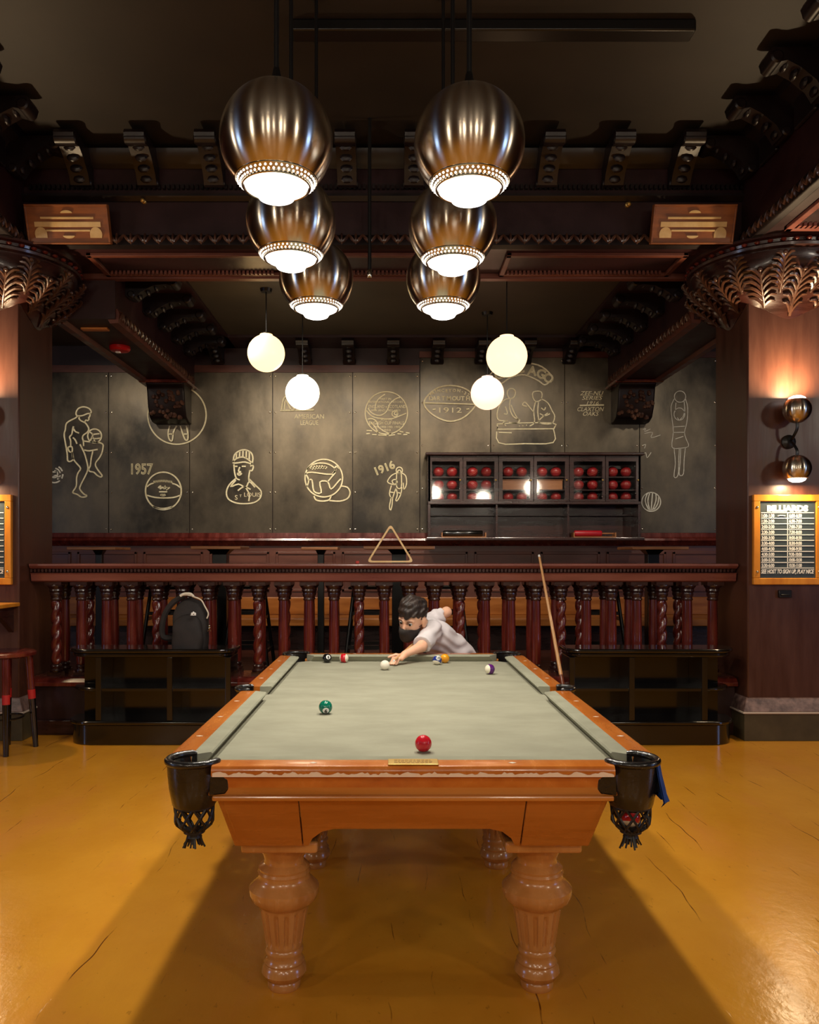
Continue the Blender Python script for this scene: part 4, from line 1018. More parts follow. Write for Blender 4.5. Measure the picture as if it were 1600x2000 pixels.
# tapered apron: end aprons of three boards, long side aprons
ZA1, ZA0, ZARCH = 0.735, 0.531, 0.600
def end_apron(yt, yb_, s):
    ax0, ax1 = TX - 0.582, TX + 0.582       # at the top
    bx0, bx1 = TX - 0.548, TX + 0.548       # at the bottom
    sx = 0.348
    def Pt(x, z, dy=0):
        t = (ZA1 - z) / (ZA1 - ZA0)
        return (x, yt + (yb_ - yt) * t + dy, z)
    for q in (-1, 1):
        xo_t = TX + q * 0.582; xo_b = TX + q * 0.548; xs_ = TX + q * sx
        vs = []
        for dy in (0, s * 0.03):
            vs += [Pt(xs_, ZA0, dy), Pt(xo_b, ZA0, dy), Pt(xo_t, ZA1, dy), Pt(xs_, ZA1, dy)]
        MB().add(vs, [(0, 1, 2, 3), (7, 6, 5, 4), (0, 4, 5, 1), (1, 5, 6, 2), (2, 6, 7, 3), (3, 7, 4, 0)]).build('apron_corner', m_tablewood, tb, smooth=0, bevel=0.003)
    cx0, cx1 = TX - sx + 0.004, TX + sx - 0.004
    poly = [(cx0, ZA1), (cx0, ZA0), (cx0 + 0.015, ZA0), (cx0 + 0.03, ZA0 + 0.03), (cx0 + 0.06, ZARCH - 0.012), (cx0 + 0.10, ZARCH), (cx1 - 0.10, ZARCH), (cx1 - 0.06, ZARCH - 0.012), (cx1 - 0.03, ZA0 + 0.03), (cx1 - 0.015, ZA0), (cx1, ZA0), (cx1, ZA1)]
    n = len(poly)
    vs = [Pt(x, z, s * 0.004) for x, z in poly] + [Pt(x, z, s * 0.03) for x, z in poly]
    MB().add(vs, [tuple(range(n)), tuple(range(n, 2 * n))[::-1]] + [(i, n + i, n + (i + 1) % n, (i + 1) % n) for i in range(n)]).build('apron_board', m_tablewood, tb, smooth=0)
end_apron(TY0 + 0.035, TY0 + 0.17, 1)
end_apron(TY1 - 0.035, TY1 - 0.17, -1)
for q in (-1, 1):
    xt, xb_ = TX + q * 0.582, TX + q * 0.548
    for ya, yb_, nm in ((TY0 + 0.17, 3.0, 'c'), (3.004, 3.55, 'b'), (3.554, 4.066, 'c'), (4.07, 4.62, 'b'), (4.624, TY1 - 0.17, 'c')):
        z0 = ZA0 if nm == 'c' else ZARCH
        t = (ZA1 - z0) / (ZA1 - ZA0); xx = xt + (xb_ - xt) * t
        ya2 = TY0 + 0.037 if ya == TY0 + 0.17 else ya
        yb2 = TY1 - 0.037 if yb_ == TY1 - 0.17 else yb_
        MB().hexa([(xx - 0.015, ya, z0), (xx + 0.015, ya, z0), (xx + 0.015, yb_, z0), (xx - 0.015, yb_, z0), (xt - 0.015, ya2, ZA1), (xt + 0.015, ya2, ZA1), (xt + 0.015, yb2, ZA1), (xt - 0.015, yb2, ZA1)]).build('apron_side', m_tablewood, tb, smooth=0, bevel=0.003)
MB().box((TX - 0.5, TY0 + 0.2, 0.70), (TX + 0.5, TY1 - 0.2, 0.754)).build('slate_support', m_dark, tb, smooth=0)
# legs
leg_prof = [(0.052, 0.0), (0.0545, 0.004), (0.0545, 0.022), (0.050, 0.028), (0.064, 0.036), (0.0755, 0.055), (0.072, 0.075), (0.065, 0.084), (0.068, 0.091), (0.061, 0.101), (0.059, 0.112), (0.064, 0.122), (0.0645, 0.130), (0.0595, 0.138)]
leg_prof += [(0.0605 + 0.0215 * i / 18, 0.142 + 0.135 * i / 18) for i in range(19)]
leg_prof += [(0.084, 0.281), (0.098, 0.290), (0.110, 0.303), (0.117, 0.322), (0.117, 0.340), (0.110, 0.348), (0.098, 0.360), (0.088, 0.372), (0.086, 0.384), (0.089, 0.392), (0.084, 0.400), (0.086, 0.408), (0.079, 0.416), (0.068, 0.424), (0.066, 0.436), (0.072, 0.450), (0.080, 0.470), (0.084, 0.494)]
def flute(a, z):
    if 0.150 < z < 0.270:
        w_ = 0.5 + 0.5 * math.cos(14 * a)
        return 1 - 0.10 * min(1, (z - 0.15) / 0.01, (0.27 - z) / 0.01) * (1 if w_ > 0.62 else 0)
    return 1
lx = 0.427
first = None
for lyc in (2.745, TYC, 4.875):
    for q in (-1, 1):
        x = TX + q * lx
        if first is None:
            lo = MB().lathe(leg_prof, 112, (x, lyc, 0), flute).build('leg', m_legwood, tb, smooth=40)
            so = MB().box((x - 0.124, lyc - 0.13, 0.493), (x + 0.124, lyc + 0.13, 0.532)).build('leg_cap', m_legwood, lo, smooth=0, bevel=0.01, bseg=3)
            first = (lo, so, x, lyc)
        else:
            c = dup(first[0], (x - first[2], lyc - first[3], 0)); s_ = first[1].copy(); col.objects.link(s_); s_.parent = c
# pockets
def pocket(x, y, front, side=0, kind='corner'):
    p = MB(); rim = 0.078 if kind == 'corner' else 0.055
    R = rim
    cup = [(R + 0.001, 0.782), (R - 0.002, 0.75), (R - 0.012, 0.70), (R - 0.022, 0.685), (R - 0.026, 0.685), (R - 0.018, 0.70), (R - 0.008, 0.76), (R - 0.006, 0.782), (R + 0.001, 0.782)]
    p.lathe(cup, 32, (x, y, 0), cap=False)
    ao = math.atan2(front * -1.0 if kind == 'corner' else 0.0, 1.0 if x > TX else -1.0)      # away from the bed
    half = math.radians(128 if kind == 'corner' else 105); n = 26
    wall_ = [(R + 0.001, 0.782), (R + 0.003, 0.81), (R + 0.004, 0.832), (R - 0.006, 0.834), (R - 0.008, 0.81), (R - 0.006, 0.782)]
    vs = [(x + r_ * math.cos(ao - half + 2 * half * k / n), y + r_ * math.sin(ao - half + 2 * half * k / n), z) for k in range(n + 1) for r_, z in wall_]
    q_ = len(wall_)
    fs = [(k * q_ + j, (k + 1) * q_ + j, (k + 1) * q_ + (j + 1) % q_, k * q_ + (j + 1) % q_) for k in range(n) for j in range(q_)] + [tuple(range(q_)), tuple(range(n * q_, n * q_ + q_))[::-1]]
    p.add(vs, fs)
    o = p.build('pocket', m_leather, tb, smooth=50)
    MB().tube([(x + R * math.cos(ao - half + 2 * half * k / n), y + R * math.sin(ao - half + 2 * half * k / n), 0.832) for k in range(n + 1)], [0.007] + [0.0115] * (n - 1) + [0.007], 8).build('pocket_rim', m_leather, o, smooth=60)
    nb = MB(); zt_, zb_ = 0.695, 0.615
    K = 9
    def NP(a, t):
        r_ = (R - 0.02) * (1 - 0.05 * t - 0.5 * max(0, t - 0.7) / 0.3)
        return (x + r_ * math.cos(a), y + r_ * math.sin(a), zt_ + (zb_ - zt_) * t)
    for k in range(K):
        for s_ in (-1, 1):
            nb.tube([NP(2 * PI * k / K + s_ * 0.72 * (q / 8) * 1.3, q / 8) for q in range(9)], 0.0042, 5)
    nb.tube([NP(2 * PI * k / 20, 0) for k in range(20)], 0.006, 5, True)
    nb.tube([NP(2 * PI * k / 20, 1) for k in range(20)], 0.008, 5, True)
    nb.build('pocket_net', m_net, o, smooth=60)
    fb = MB(); rnd = random.Random(int(100 * (x + 7 * y)))
    fb.lathe([(0.028, 0.622), (0.020, 0.606), (0.024, 0.596)], 14, (x, y, 0))
    for k in range(22):
        a = rnd.uniform(0, 2 * PI); r_ = rnd.uniform(0.006, 0.022); l_ = rnd.uniform(0.028, 0.042)
        fb.tube([(x + r_ * math.cos(a), y + r_ * math.sin(a), 0.604), (x + 1.3 * r_ * math.cos(a), y + 1.3 * r_ * math.sin(a), 0.585), (x + 1.8 * r_ * math.cos(a), y + 1.8 * r_ * math.sin(a), 0.604 - l_)], 0.0032, 4)
    fb.build('pocket_fringe', m_net, o, smooth=60)
    if kind == 'corner':
        s_ = 1 if x < TX else -1
        MB().lathe([(0.062, 0.74), (0.062, 0.786), (0.001, 0.787)], 20, (x + s_ * 0.062, y + front * 0.062, 0)).build('pocket_throat', m_leather, o)
        MB().prism([(x + s_ * 0.055, 0.735), (x + s_ * 0.105, 0.740), (x + s_ * 0.115, 0.755), (x + s_ * 0.115, 0.785), (x + s_ * 0.10, 0.797), (x + s_ * 0.055, 0.797)], 'y', y - front * 0.052, y - front * 0.038).build('pocket_strap', m_leather, o, smooth=30, bevel=0.005)
    return o
pc = 0.098
pockets = [pocket(xl + pc, TY0 + 0.07, 1), pocket(xr - pc, TY0 + 0.07, 1), pocket(xl + pc, TY1 - 0.07, -1), pocket(xr - pc, TY1 - 0.07, -1),
           pocket(xl + 0.03, TYC, 0, kind='side'), pocket(xr - 0.03, TYC, 0, kind='side')]
cl = MB()
px0, py0 = xr - pc, TY0 + 0.07
pts = []
for k in range(7):
    a = -0.75 + 0.28 * k
    for z, rr_ in ((0.825, 0.086), (0.79, 0.092), (0.75, 0.102), (0.72, 0.108 + 0.006 * (k % 2)), (0.705 + 0.008 * (k % 3), 0.100)):
        pts.append((px0 + rr_ * math.cos(a), py0 + rr_ * math.sin(a), z))
vs = pts + [(p[0] - 0.004, p[1], p[2]) for p in pts]; n5 = len(pts)
fs = []
for k in range(6):
    for j in range(4):
        q0 = (k * 5 + j, (k + 1) * 5 + j, (k + 1) * 5 + j + 1, k * 5 + j + 1)
        fs += [q0, tuple(n5 + i for i in q0[::-1])]
cl.add(vs, fs)
m_bluecl = M('blue_cloth', C(24, 60, 130), C(34, 80, 160), rough=0.8, scale=20)
tag(cl.build('cleaning_cloth', m_bluecl, loc=(px0 + 0.09, py0, 0.7), smooth=60), 'dark blue cloth tucked behind the right front table pocket', 'cloth')

# ------------------------------------------------------------------ pool balls
BR = 0.0286
def ball_mat(name, colr, stripe=False):
    m = bpy.data.materials.new(name); m.use_nodes = True; nt = m.node_tree; b = nt.nodes['Principled BSDF']
    b.inputs['Roughness'].default_value = 0.08; b.inputs['Coat Weight'].default_value = 0.3
    b.inputs['Base Color'].default_value = colr
    if stripe:
        tc = nt.nodes.new('ShaderNodeTexCoord'); sp = nt.nodes.new('ShaderNodeSeparateXYZ'); ab = nt.nodes.new('ShaderNodeMath'); ab.operation = 'ABSOLUTE'
        lt = nt.nodes.new('ShaderNodeMath'); lt.operation = 'LESS_THAN'; lt.inputs[1].default_value = BR * 0.52
        mx = nt.nodes.new('ShaderNodeMix'); mx.data_type = 'RGBA'
        nt.links.new(tc.outputs['Object'], sp.inputs[0]); nt.links.new(sp.outputs[2], ab.inputs[0]); nt.links.new(ab.outputs[0], lt.inputs[0])
        nt.links.new(lt.outputs[0], mx.inputs[0]); mx.inputs[6].default_value = C(232, 224, 200); mx.inputs[7].default_value = colr
        nt.links.new(mx.outputs[2], b.inputs['Base Color'])
    return m
def pool_ball(name, loc, colr, label, stripe=False, num=None, up=(0, 0, 1), ndir=(0, -1, 0)):
    loc = Vector(loc)
    t = thing(name, (loc.x, loc.y, loc.z - BR), label, 'ball', 'pool balls on the table')
    me = MB().sphere((0, 0, 0), BR, 32, 20)
    o = me.build('body', ball_mat(name + '_resin', colr, stripe), None)
    o.parent = t; o.location = (0, 0, BR)
    o.rotation_euler = Vector(up).to_track_quat('Z', 'Y').to_euler()
    ORI[o.name] = tuple(loc)
    if num is not None:
        nd = Vector(ndir).normalized(); q = nd.to_track_quat('Z', 'Y').to_matrix().to_4x4()
        T = Matrix.Translation(loc) @ q
        sp = MB()
        prof = [(BR * 1.006 * math.sin(a), BR * 1.006 * math.cos(a)) for a in [0.5 * (1 - i / 6) for i in range(7)]]
        prof[-1] = (1e-5, prof[-1][1])
        sp.lathe(prof, 20, T=T, cap=False)
        sp.build('number_spot', m_white, t)
        nm = MB(); text_into(nm, num, 0.024, T @ tr(0, -0.0085, BR * 1.008), 0, 0.0008, 0, 'CENTER', None, 0.0006)
        nm.build('number', m_blackmetal, t, smooth=0)
    return t
zc = ZBED + BR
def BX(px_, d): return ((px_ - CX) * d / F, d, zc)
pool_ball('cue_ball', BX(752, 4.713), C(236, 228, 210), 'white cue ball in front of the boy\'s hand')
pool_ball('eight_ball', BX(639, 5.035), C(16, 16, 18), 'black eight ball against the far cushion', num='8', ndir=(0.35, -0.9, 0.35))
pool_ball('red_striped_ball', BX(672, 5.035), C(190, 24, 34), 'white ball with a red stripe against the far cushion', True, up=(1, -0.25, 0.05))
pool_ball('blue_striped_ball', BX(854, 4.944), C(30, 50, 130), 'white ball with a blue stripe beside the yellow ball', True, num='10', up=(0.3, 0.5, 0.9), ndir=(0.2, -0.8, 0.5))
pool_ball('yellow_ball', BX(869, 5.018), C(222, 150, 20), 'solid yellow ball touching the far cushion')
pool_ball('purple_striped_ball', BX(957, 4.544), C(90, 30, 110), 'white ball with a purple stripe near the right rail', True, up=(-1, -0.55, 0.1))
pool_ball('green_ball', BX(636, 3.408), C(14, 110, 86), 'solid green numbered ball in the left half of the table', num='6', ndir=(0.12, -0.9, -0.42))
pool_ball('red_ball', BX(827, 2.748), C(200, 26, 40), 'solid red ball behind the brass name plate')
pool_ball('netted_ball', (xr - pc, TY0 + 0.07, 0.655), C(200, 40, 40), 'white ball with red stripe caught in the right front pocket net', True, up=(0.2, 0.4, 1))

# ------------------------------------------------------------------ pendant lamps over the table
def lamp(x, y, zcen, R, label):
    t = thing('pendant_lamp', (x, y, zcen), label, 'lamp', 'six spun steel globe pendants above the table')
    a1 = math.radians(144.5)
    prof = [(R * math.sin(a1 * (1 - i / 40)), R * math.cos(a1 * (1 - i / 40))) for i in range(41)]
    prof[-1] = (1e-4, R)
    ro, zo = prof[0]
    MB().lathe([(ro - 0.004, zo)] + prof, 64, (x, y, zcen), cap=False).build('shade', m_chrome, t, smooth=80)
    n = 48
    for dz, rr_ in ((0.0, 0.005), (0.0235, 0.003)):
        a = math.acos((zo + dz) / R); r_ = R * math.sin(a)
        MB().tube([(x + (r_ + 0.002) * math.cos(2 * PI * k / n), y + (r_ + 0.002) * math.sin(2 * PI * k / n), zcen + zo + dz) for k in range(n)], rr_, 6, True).build('rim', m_chromerim, t)
    mb = MB()
    for row, dz in enumerate((0.0075, 0.0165)):
        r_ = math.sqrt(R * R - (zo + dz) ** 2)
        for k in range(46):
            a = 2 * PI * (k + 0.5 * row) / 46
            mb.sphere((x + (r_ + 0.001) * math.cos(a), y + (r_ + 0.001) * math.sin(a), zcen + zo + dz), 0.0047, 6, 4)
    tag(mb.build('perforations', m_dots, t), kind='stuff')
    lp = [(1e-4, zo - 0.054), (0.045, zo - 0.051), (0.066, zo - 0.043), (0.074, zo - 0.031), (0.079, zo - 0.020), (0.098, zo - 0.014), (0.113, zo - 0.007), (ro - 0.004, zo + 0.002), (ro - 0.01, zo + 0.004), (1e-4, zo + 0.004)]
    MB().lathe(lp, 40, (x, y, zcen), cap=False).build('lens', m_lens, t, smooth=50)
    MB().lathe([(0.03, R - 0.008), (0.032, R + 0.01), (0.018, R + 0.03), (0.012, R + 0.06)], 16, (x, y, zcen)).build('cap', m_blackmetal, t)
    MB().tube([(x, y, zcen + R + 0.05), (x, y, Z_CEIL)], 0.010, 10).build('rod', m_blackmetal, t)
    MB().lathe([(0.06, -0.03), (0.065, -0.01), (0.065, 0)], 20, (x, y, Z_CEIL)).build('ceiling_cup', m_blackmetal, t)
    l = area('pendant_light', (x, y, zcen + zo - 0.056), (0, 0, 0), LAMP_P, (1.0, 0.92, 0.78), 0.10)
    return t
LAMP_P = 11.0
ZL = 3.003
for (x, y, R, z, lab) in ((-0.43, 3.03, 0.210, ZL, 'front left steel globe pendant above the pool table'), (-0.472, 3.81, 0.210, ZL + 0.015, 'middle left steel globe pendant above the pool table'),
                          (-0.427, 4.60, 0.210, ZL + 0.02, 'rear left steel globe pendant above the pool table'), (0.29, 3.03, 0.206, ZL - 0.012, 'front right steel globe pendant above the pool table'),
                          (0.287, 3.81, 0.207, ZL - 0.005, 'middle right steel globe pendant above the pool table'), (0.293, 4.60, 0.21, ZL + 0.02, 'rear right steel globe pendant above the pool table')):
    lamp(x, y, z, R, lab)
tk = MB().box((-0.6, 4.84, Z_CEIL - 0.07), (1.82, 4.96, Z_CEIL)).build('ceiling_track', m_blackmetal, loc=(0, 4.9, Z_CEIL), bevel=0.01)
tag(tk, 'black steel track fixed across the ceiling above the pendants', 'track')
pp = thing('sprinkler_pipe', (WX(722, 5.95), 5.95, Z_CEIL), 'thin black pipe hanging from the ceiling between the pendants', 'pipe')
MB().tube([(WX(722, 5.95), 5.95, Z_CEIL), (WX(722, 5.95), 5.95, 3.52)], 0.014, 8).build('tube', m_blackmetal, pp)
MB().lathe([(0.014, 0), (0.02, 0.01), (0.02, 0.05), (0.014, 0.06)], 10, (WX(722, 5.95), 5.95, 3.49)).build('nozzle', m_chromerim, pp)
for px_, py_, lab in ((279, 390, 'small brass sprinkler on the beam near the left plaque'), (1228, 397, 'small brass sprinkler on the beam near the right plaque')):
    c = PX(px_, py_, 6.36)
    t = thing('sprinkler', (c.x, c.y, c.z), lab, 'sprinkler', 'sprinklers on the cross beam')
    MB().lathe([(0.02, 0.0), (0.02, 0.02), (0.01, 0.03), (0.01, 0.04)], 10, (0, 0, 0), T=tr(c.x, c.y + 0.04, c.z) @ rot('X', PI / 2)).build('body', m_brass, t)
    MB().sphere((c.x, c.y - 0.01, c.z - 0.01), 0.018, 8, 6).build('bulb', m_brass, t)

# globe lamps over the seating platform
def globe(px_, py_, d, r, colr, st, lab):
    c = PX(px_, py_, d)
    t = thing('globe_lamp', (c.x, c.y, c.z), lab, 'lamp', 'milk glass globe lamps over the platform')
    m = M('milk_glass_lit', colr, rough=0.3, emit=st)
    prof = [(r * math.sin(math.radians(a)), -r * math.cos(math.radians(a))) for a in range(0, 165, 5)]
    prof[0] = (1e-4, -r)
    prof += [(prof[-1][0], prof[-1][1] + 0.012)]
    MB().lathe(prof, 40, (c.x, c.y, c.z)).build('globe', m, t, smooth=60)
    MB().lathe([(0.055, r * 0.955), (0.055, r * 1.06), (0.02, r * 1.12)], 16, (c.x, c.y, c.z)).build('fitter', m_blackmetal, t)
    MB().tube([(c.x, c.y, c.z + r * 1.1), (c.x, c.y, Z_RCEIL)], 0.006, 8).build('cord', m_blackmetal, t)
    MB().lathe([(0.05, -0.03), (0.06, 0)], 16, (c.x, c.y, Z_RCEIL)).build('ceiling_cup', m_blackmetal, t)
globe(520, 690, 7.75, 0.177, (1.0, 0.68, 0.32, 1), 1.7, 'pale yellow glass globe lamp, highest on the left')
globe(591, 767, 8.35, 0.174, (1.0, 0.86, 0.62, 1), 5.0, 'bright white glass globe lamp above the chalk lettering')
globe(990, 696, 7.25, 0.182, (1.0, 0.64, 0.34, 1), 1.7, 'large cream glass globe lamp over the chalk banner')
globe(952, 768, 8.5, 0.173, (1.0, 0.61, 0.42, 1), 1.45, 'smaller peach glass globe lamp beside the chalk rugby ball')

# ------------------------------------------------------------------ sconces and signs on the pillars
def sconce(xc, lab):
    yf = D_PIL0
    zc_ = WZ(860, 6.3)
    t = thing('wall_sconce', (xc, yf, zc_), lab, 'wall lamp', 'double steel globe sconces on the pillars')
    MB().lathe([(0.055, 0), (0.055, 0.015), (0.03, 0.03)], 20, T=tr(xc, yf, zc_) @ rot('X', PI / 2)).build('back_plate', m_blackmetal, t)
    R = 0.105
    for s, yp in ((1, 800), (-1, 915)):
        cz = WZ(yp, 6.26); cy = yf - 0.14
        MB().tube(catmull([(xc, yf - 0.02, zc_), (xc - 0.01, yf - 0.09, zc_ + s * 0.02), (xc, cy, zc_ + s * 0.08), (xc, cy, cz - s * R * 0.9)], 4), 0.011, 8).build('arm', m_blackmetal, t)
        a1 = math.radians(138)
        prof = [(R * math.sin(a1 * (1 - i / 28)), R * math.cos(a1 * (1 - i / 28))) for i in range(29)]
        prof[-1] = (1e-4, R)
        T = tr(xc, cy, cz) @ (rot('X', PI) if s > 0 else Matrix.Identity(4))
        MB().lathe([(prof[0][0] - 0.003, prof[0][1])] + prof, 40, T=T, cap=False).build('shade', m_chrome, t, smooth=80)
        zo = prof[0][1]; ro = prof[0][0]
        MB().lathe([(1e-4, zo - 0.03), (0.035, zo - 0.027), (0.058, zo - 0.015), (ro - 0.004, zo), (ro - 0.01, zo + 0.004), (1e-4, zo + 0.004)], 28, T=T, cap=False).build('lens', m_lens, t, smooth=50)
        mb = MB()
        for k in range(24):
            a = 2 * PI * k / 24
            mb.sphere((0, 0, 0), 0.005, 6, 4, T=T @ tr((ro + 0.003) * math.cos(a), (ro + 0.003) * math.sin(a), zo + 0.006))
        tag(mb.build('rim_beads', m_chromerim, t), kind='stuff')
        area('sconce_light', (xc, cy, cz + s * (-zo + 0.034)), (PI if s > 0 else 0, 0, 0), SC_P * (1.3 if s > 0 else 0.45), (1.0, 0.73, 0.42), 0.08)
SC_P = 18.0
sconce(3.128, 'double steel globe sconce above the right billiards board')
sconce(-3.258, 'double steel globe sconce above the left billiards board')

def board(xc, lab, full=True):
    d = D_PIL0 - 0.035
    zt, zb = WZ(966, d), WZ(1142, d)
    hw = 0.272
    t = thing('billiards_board', (xc, D_PIL0, zb), lab, 'sign', 'billiards booking boards on the pillars')
    fw = 0.052
    for a, b in (((-hw, zt - fw), (hw, zt)), ((-hw, zb), (hw, zb + fw)), ((-hw, zb + fw), (-hw + fw, zt - fw)), ((hw - fw, zb + fw), (hw, zt - fw))):
        MB().box((xc + a[0], d, a[1]), (xc + b[0], D_PIL0, b[1])).build('frame', m_frame, t, smooth=0, bevel=0.005)
    MB().box((xc - hw + fw, d + 0.015, zb + fw), (xc + hw - fw, D_PIL0, zt - fw)).build('slate', m_slate, t, smooth=0)
    for q in (-1, 1):
        for zz in (zt - 0.10, zb + 0.10):
            MB().sphere((xc + q * (hw - fw * 0.55), d, zz), 0.011, 10, 6, (1, 0.6, 1)).build('screw', m_chromerim, t)
    mb = MB(); yf = d + 0.013
    def T(x, z): return tr(xc + x, yf, z) @ rot('X', PI / 2)
    W_ = hw - fw - 0.012
    span = zt - zb
    def zz(f): return zt - f * span      # fraction from the top
    text_into(mb, 'BILLIARDS', 0.062, T(0, zz(0.183)), 0, 0.001, 0, 'CENTER', 2 * W_ * 0.78, 0.004)
    rows = ['1:00-1:30', '1:30-2:00', '2:00-2:30', '2:30-3:00', '3:00-3:30', '3:30-4:00', '4:00-4:30', '4:30-5:00', '5:00-5:30', '5:30-6:00']
    rows2 = ['6:00-6:30', '6:30-7:00', '7:00-7:30', '7:30-8:00', '8:00-8:30', '8:30-9:00', '9:00-9:30', '9:30-10:00', '10:00-10:30', '10:30-11:00']
    f0, df = 0.200, 0.0615
    for k in range(11):
        z = zz(f0 + df * k)
        mb.box((xc - W_, yf - 0.001, z - 0.003), (xc + W_, yf + 0.001, z + 0.003))
    mb.box((xc - 0.003, yf - 0.001, zz(f0 + df * 10)), (xc + 0.003, yf + 0.001, zz(f0)))
    for k in range(10):
        zb_ = zz(f0 + df * (k + 1)) + 0.008
        text_into(mb, rows[k], 0.036, T(-W_ + 0.004, zb_), 0, 0.001, 0, 'LEFT', 0.10, 0.0012)
        text_into(mb, rows2[k], 0.036, T(0.012, zb_), 0, 0.001, 0, 'LEFT', 0.10, 0.0012)
    mb.tube([(xc - W_ + 0.13, yf, zz(f0 + df * 0.6)), (xc - W_ + 0.15, yf, zz(f0 + df * 0.5)), (xc - W_ + 0.19, yf, zz(f0 + df * 0.55))], 0.004, 4)
    text_into(mb, 'SEE HOST TO SIGN UP, PLAY NICE', 0.045, T(-W_, zz(0.875)), 0, 0.001, 0.25, 'LEFT', 2 * W_, 0.0015)
    mb.build('lettering', m_white, t, smooth=0)
board(3.113, 'framed chalkboard headed BILLIARDS on the right pillar')
board(-3.258, 'framed billiards chalkboard cut by the left edge, on the left pillar')
c = PX(1534, 1160, D_PIL0 - 0.02)
sw = MB().box((c.x - 0.05, D_PIL0 - 0.025, c.z - 0.03), (c.x + 0.05, D_PIL0, c.z + 0.03)).box((c.x - 0.035, D_PIL0 - 0.032, c.z - 0.015), (c.x + 0.035, D_PIL0 - 0.02, c.z - 0.003)).build('wall_outlet', m_blackmetal, loc=(c.x, D_PIL0, c.z), bevel=0.004)
tag(sw, 'small black outlet plate below the right billiards board', 'outlet')
lg = thing('wall_ledge', (-3.258, D_PIL0, 1.06), 'pale wooden drinks ledge on the left pillar', 'shelf')
MB().box((-3.60, 6.02, 1.055), (-2.93, D_PIL0, 1.085)).build('shelf_board', m_frame, lg, smooth=0, bevel=0.006)
for x in (-3.5, -3.0): MB().prism([(D_PIL0, 1.055), (6.1, 1.055), (6.12, 1.03), (D_PIL0, 0.85)], 'x', x - 0.02, x + 0.02).build('bracket', m_dark, lg, smooth=0)

# wooden plaques (speaker grilles shaped like radios) on the cross beam
def plaque(xc, sgn, lab):
    zb, zt = WZ(478, 6.30), WZ(398, 6.19)
    t = thing('radio_speaker', (xc, 6.29, zb), lab, 'speaker', 'radio shaped wooden speakers on the cross beam')
    h = (zt - zb) / math.cos(math.radians(19)); hw = 0.318
    T = tr(xc, 6.29, zb) @ rot('X', math.radians(19))
    MB().box((-hw, 0, 0), (hw, 0.045, h), T).build('box', m_plaque, t, smooth=0, bevel=0.006)
    for a, b in (((-hw, 0), (hw, 0.014)), ((-hw, h - 0.014), (hw, h)), ((-hw, 0.014), (-hw + 0.014, h - 0.014)), ((hw - 0.014, 0.014), (hw, h - 0.014))):
        MB().box((a[0], -0.012, a[1]), (b[0], 0, b[1]), T).build('edge_strip', m_plaque, t, smooth=0, bevel=0.003)
    def bar(w_, z, hh): MB().box((-w_, -0.008, h * z - hh), (w_, 0, h * z + hh), T).build('slot', m_cream, t, smooth=0, bevel=0.002)
    bar(0.205, 0.66, 0.008); bar(0.255, 0.50, 0.019); bar(0.17, 0.345, 0.007)
    for z, s in ((0.78, 1), (0.215, -1)):
        pts = [(0.045 * math.cos(PI * k / 10), h * z + s * 0.02 * math.sin(PI * k / 10)) for k in range(11)]
        MB().prism(pts, 'y', -0.008, 0, T).build('crescent', m_cream, t, smooth=0)
    for s in (-1, 1):
        pts = [(s * 0.255, h * 0.16), (s * 0.165, h * 0.16)] + [(s * (0.212 - 0.047 * math.cos(PI * k / 10)), h * 0.25 + 0.052 * math.sin(PI * k / 10)) for k in range(11)]
        MB().prism(pts, 'y', -0.008, 0, T).build('dial', m_cream, t, smooth=0)
plaque(WX(128, 6.2), -1, 'radio shaped wooden speaker above the left capital')
plaque(WX(1359, 6.2), 1, 'radio shaped wooden speaker above the right capital')
# fittings under the left rear beam
c = Vector((WX(234, 8.0), 0, 0)); d_ = (Z_RBEAM - H) * F / (CY - 677)
rx = WX(234, d_)
al = thing('fire_alarm', (rx, d_, Z_RBEAM), 'red round alarm lamp under the left beam', 'alarm')
MB().lathe([(0.10, 0), (0.10, -0.025), (0.085, -0.045), (0.03, -0.055), (1e-4, -0.055)], 28, (rx, d_, Z_RBEAM)).build('body', m_red, al)
MB().box((rx - 0.035, d_ - 0.03, Z_RBEAM - 0.066), (rx + 0.01, d_ + 0.01, Z_RBEAM - 0.052)).build('lens', m_white, al, smooth=0, bevel=0.005)
d_ = (Z_RBEAM - H) * F / (CY - 641); rx = WX(186, d_)
cp = MB().box((rx - 0.12, d_ - 0.035, Z_RBEAM - 0.02), (rx + 0.12, d_ + 0.035, Z_RBEAM)).build('vent_plate', m_copper, loc=(rx, d_, Z_RBEAM), bevel=0.004)
tag(cp, 'narrow copper coloured plate under the left beam', 'plate')

# ------------------------------------------------------------------ loose things
# triangle rack standing on the handrail
t = thing('ball_rack', (WX(762, 6.72), 6.72, 1.389), 'pale wooden triangle ball rack standing on the handrail', 'rack')
xa, xb, xt = WX(722, 6.72), WX(803, 6.72), WX(763, 6.72)
z0 = 1.389 + 0.016; z1 = WZ(1031, 6.72)
def corner(p, q, s, r=0.035, n=5):
    p, q, s = Vector(p), Vector(q), Vector(s)
    a = q + (p - q).normalized() * r; b = q + (s - q).normalized() * r
    return [a.lerp(q, t_).lerp(q.lerp(b, t_), t_) for t_ in [k / n for k in range(n + 1)]]
A_, B_, C_ = (xa - 0.012, 6.72, z0), (xb + 0.012, 6.72, z0), (xt, 6.72, z1 + 0.02)
ring = corner(C_, A_, B_) + corner(A_, B_, C_) + corner(B_, C_, A_)
rk = MB(); n = len(ring)
cen = (Vector(A_) + Vector(B_) + Vector(C_)) / 3
vs = []
for p in ring:
    i_ = (cen - p).normalized()
    for dw, dy in ((-0.012, -0.028), (0.012, -0.028), (0.012, 0.028), (-0.012, 0.028)):
        vs.append(p + i_ * dw + Vector((0, dy, 0)))
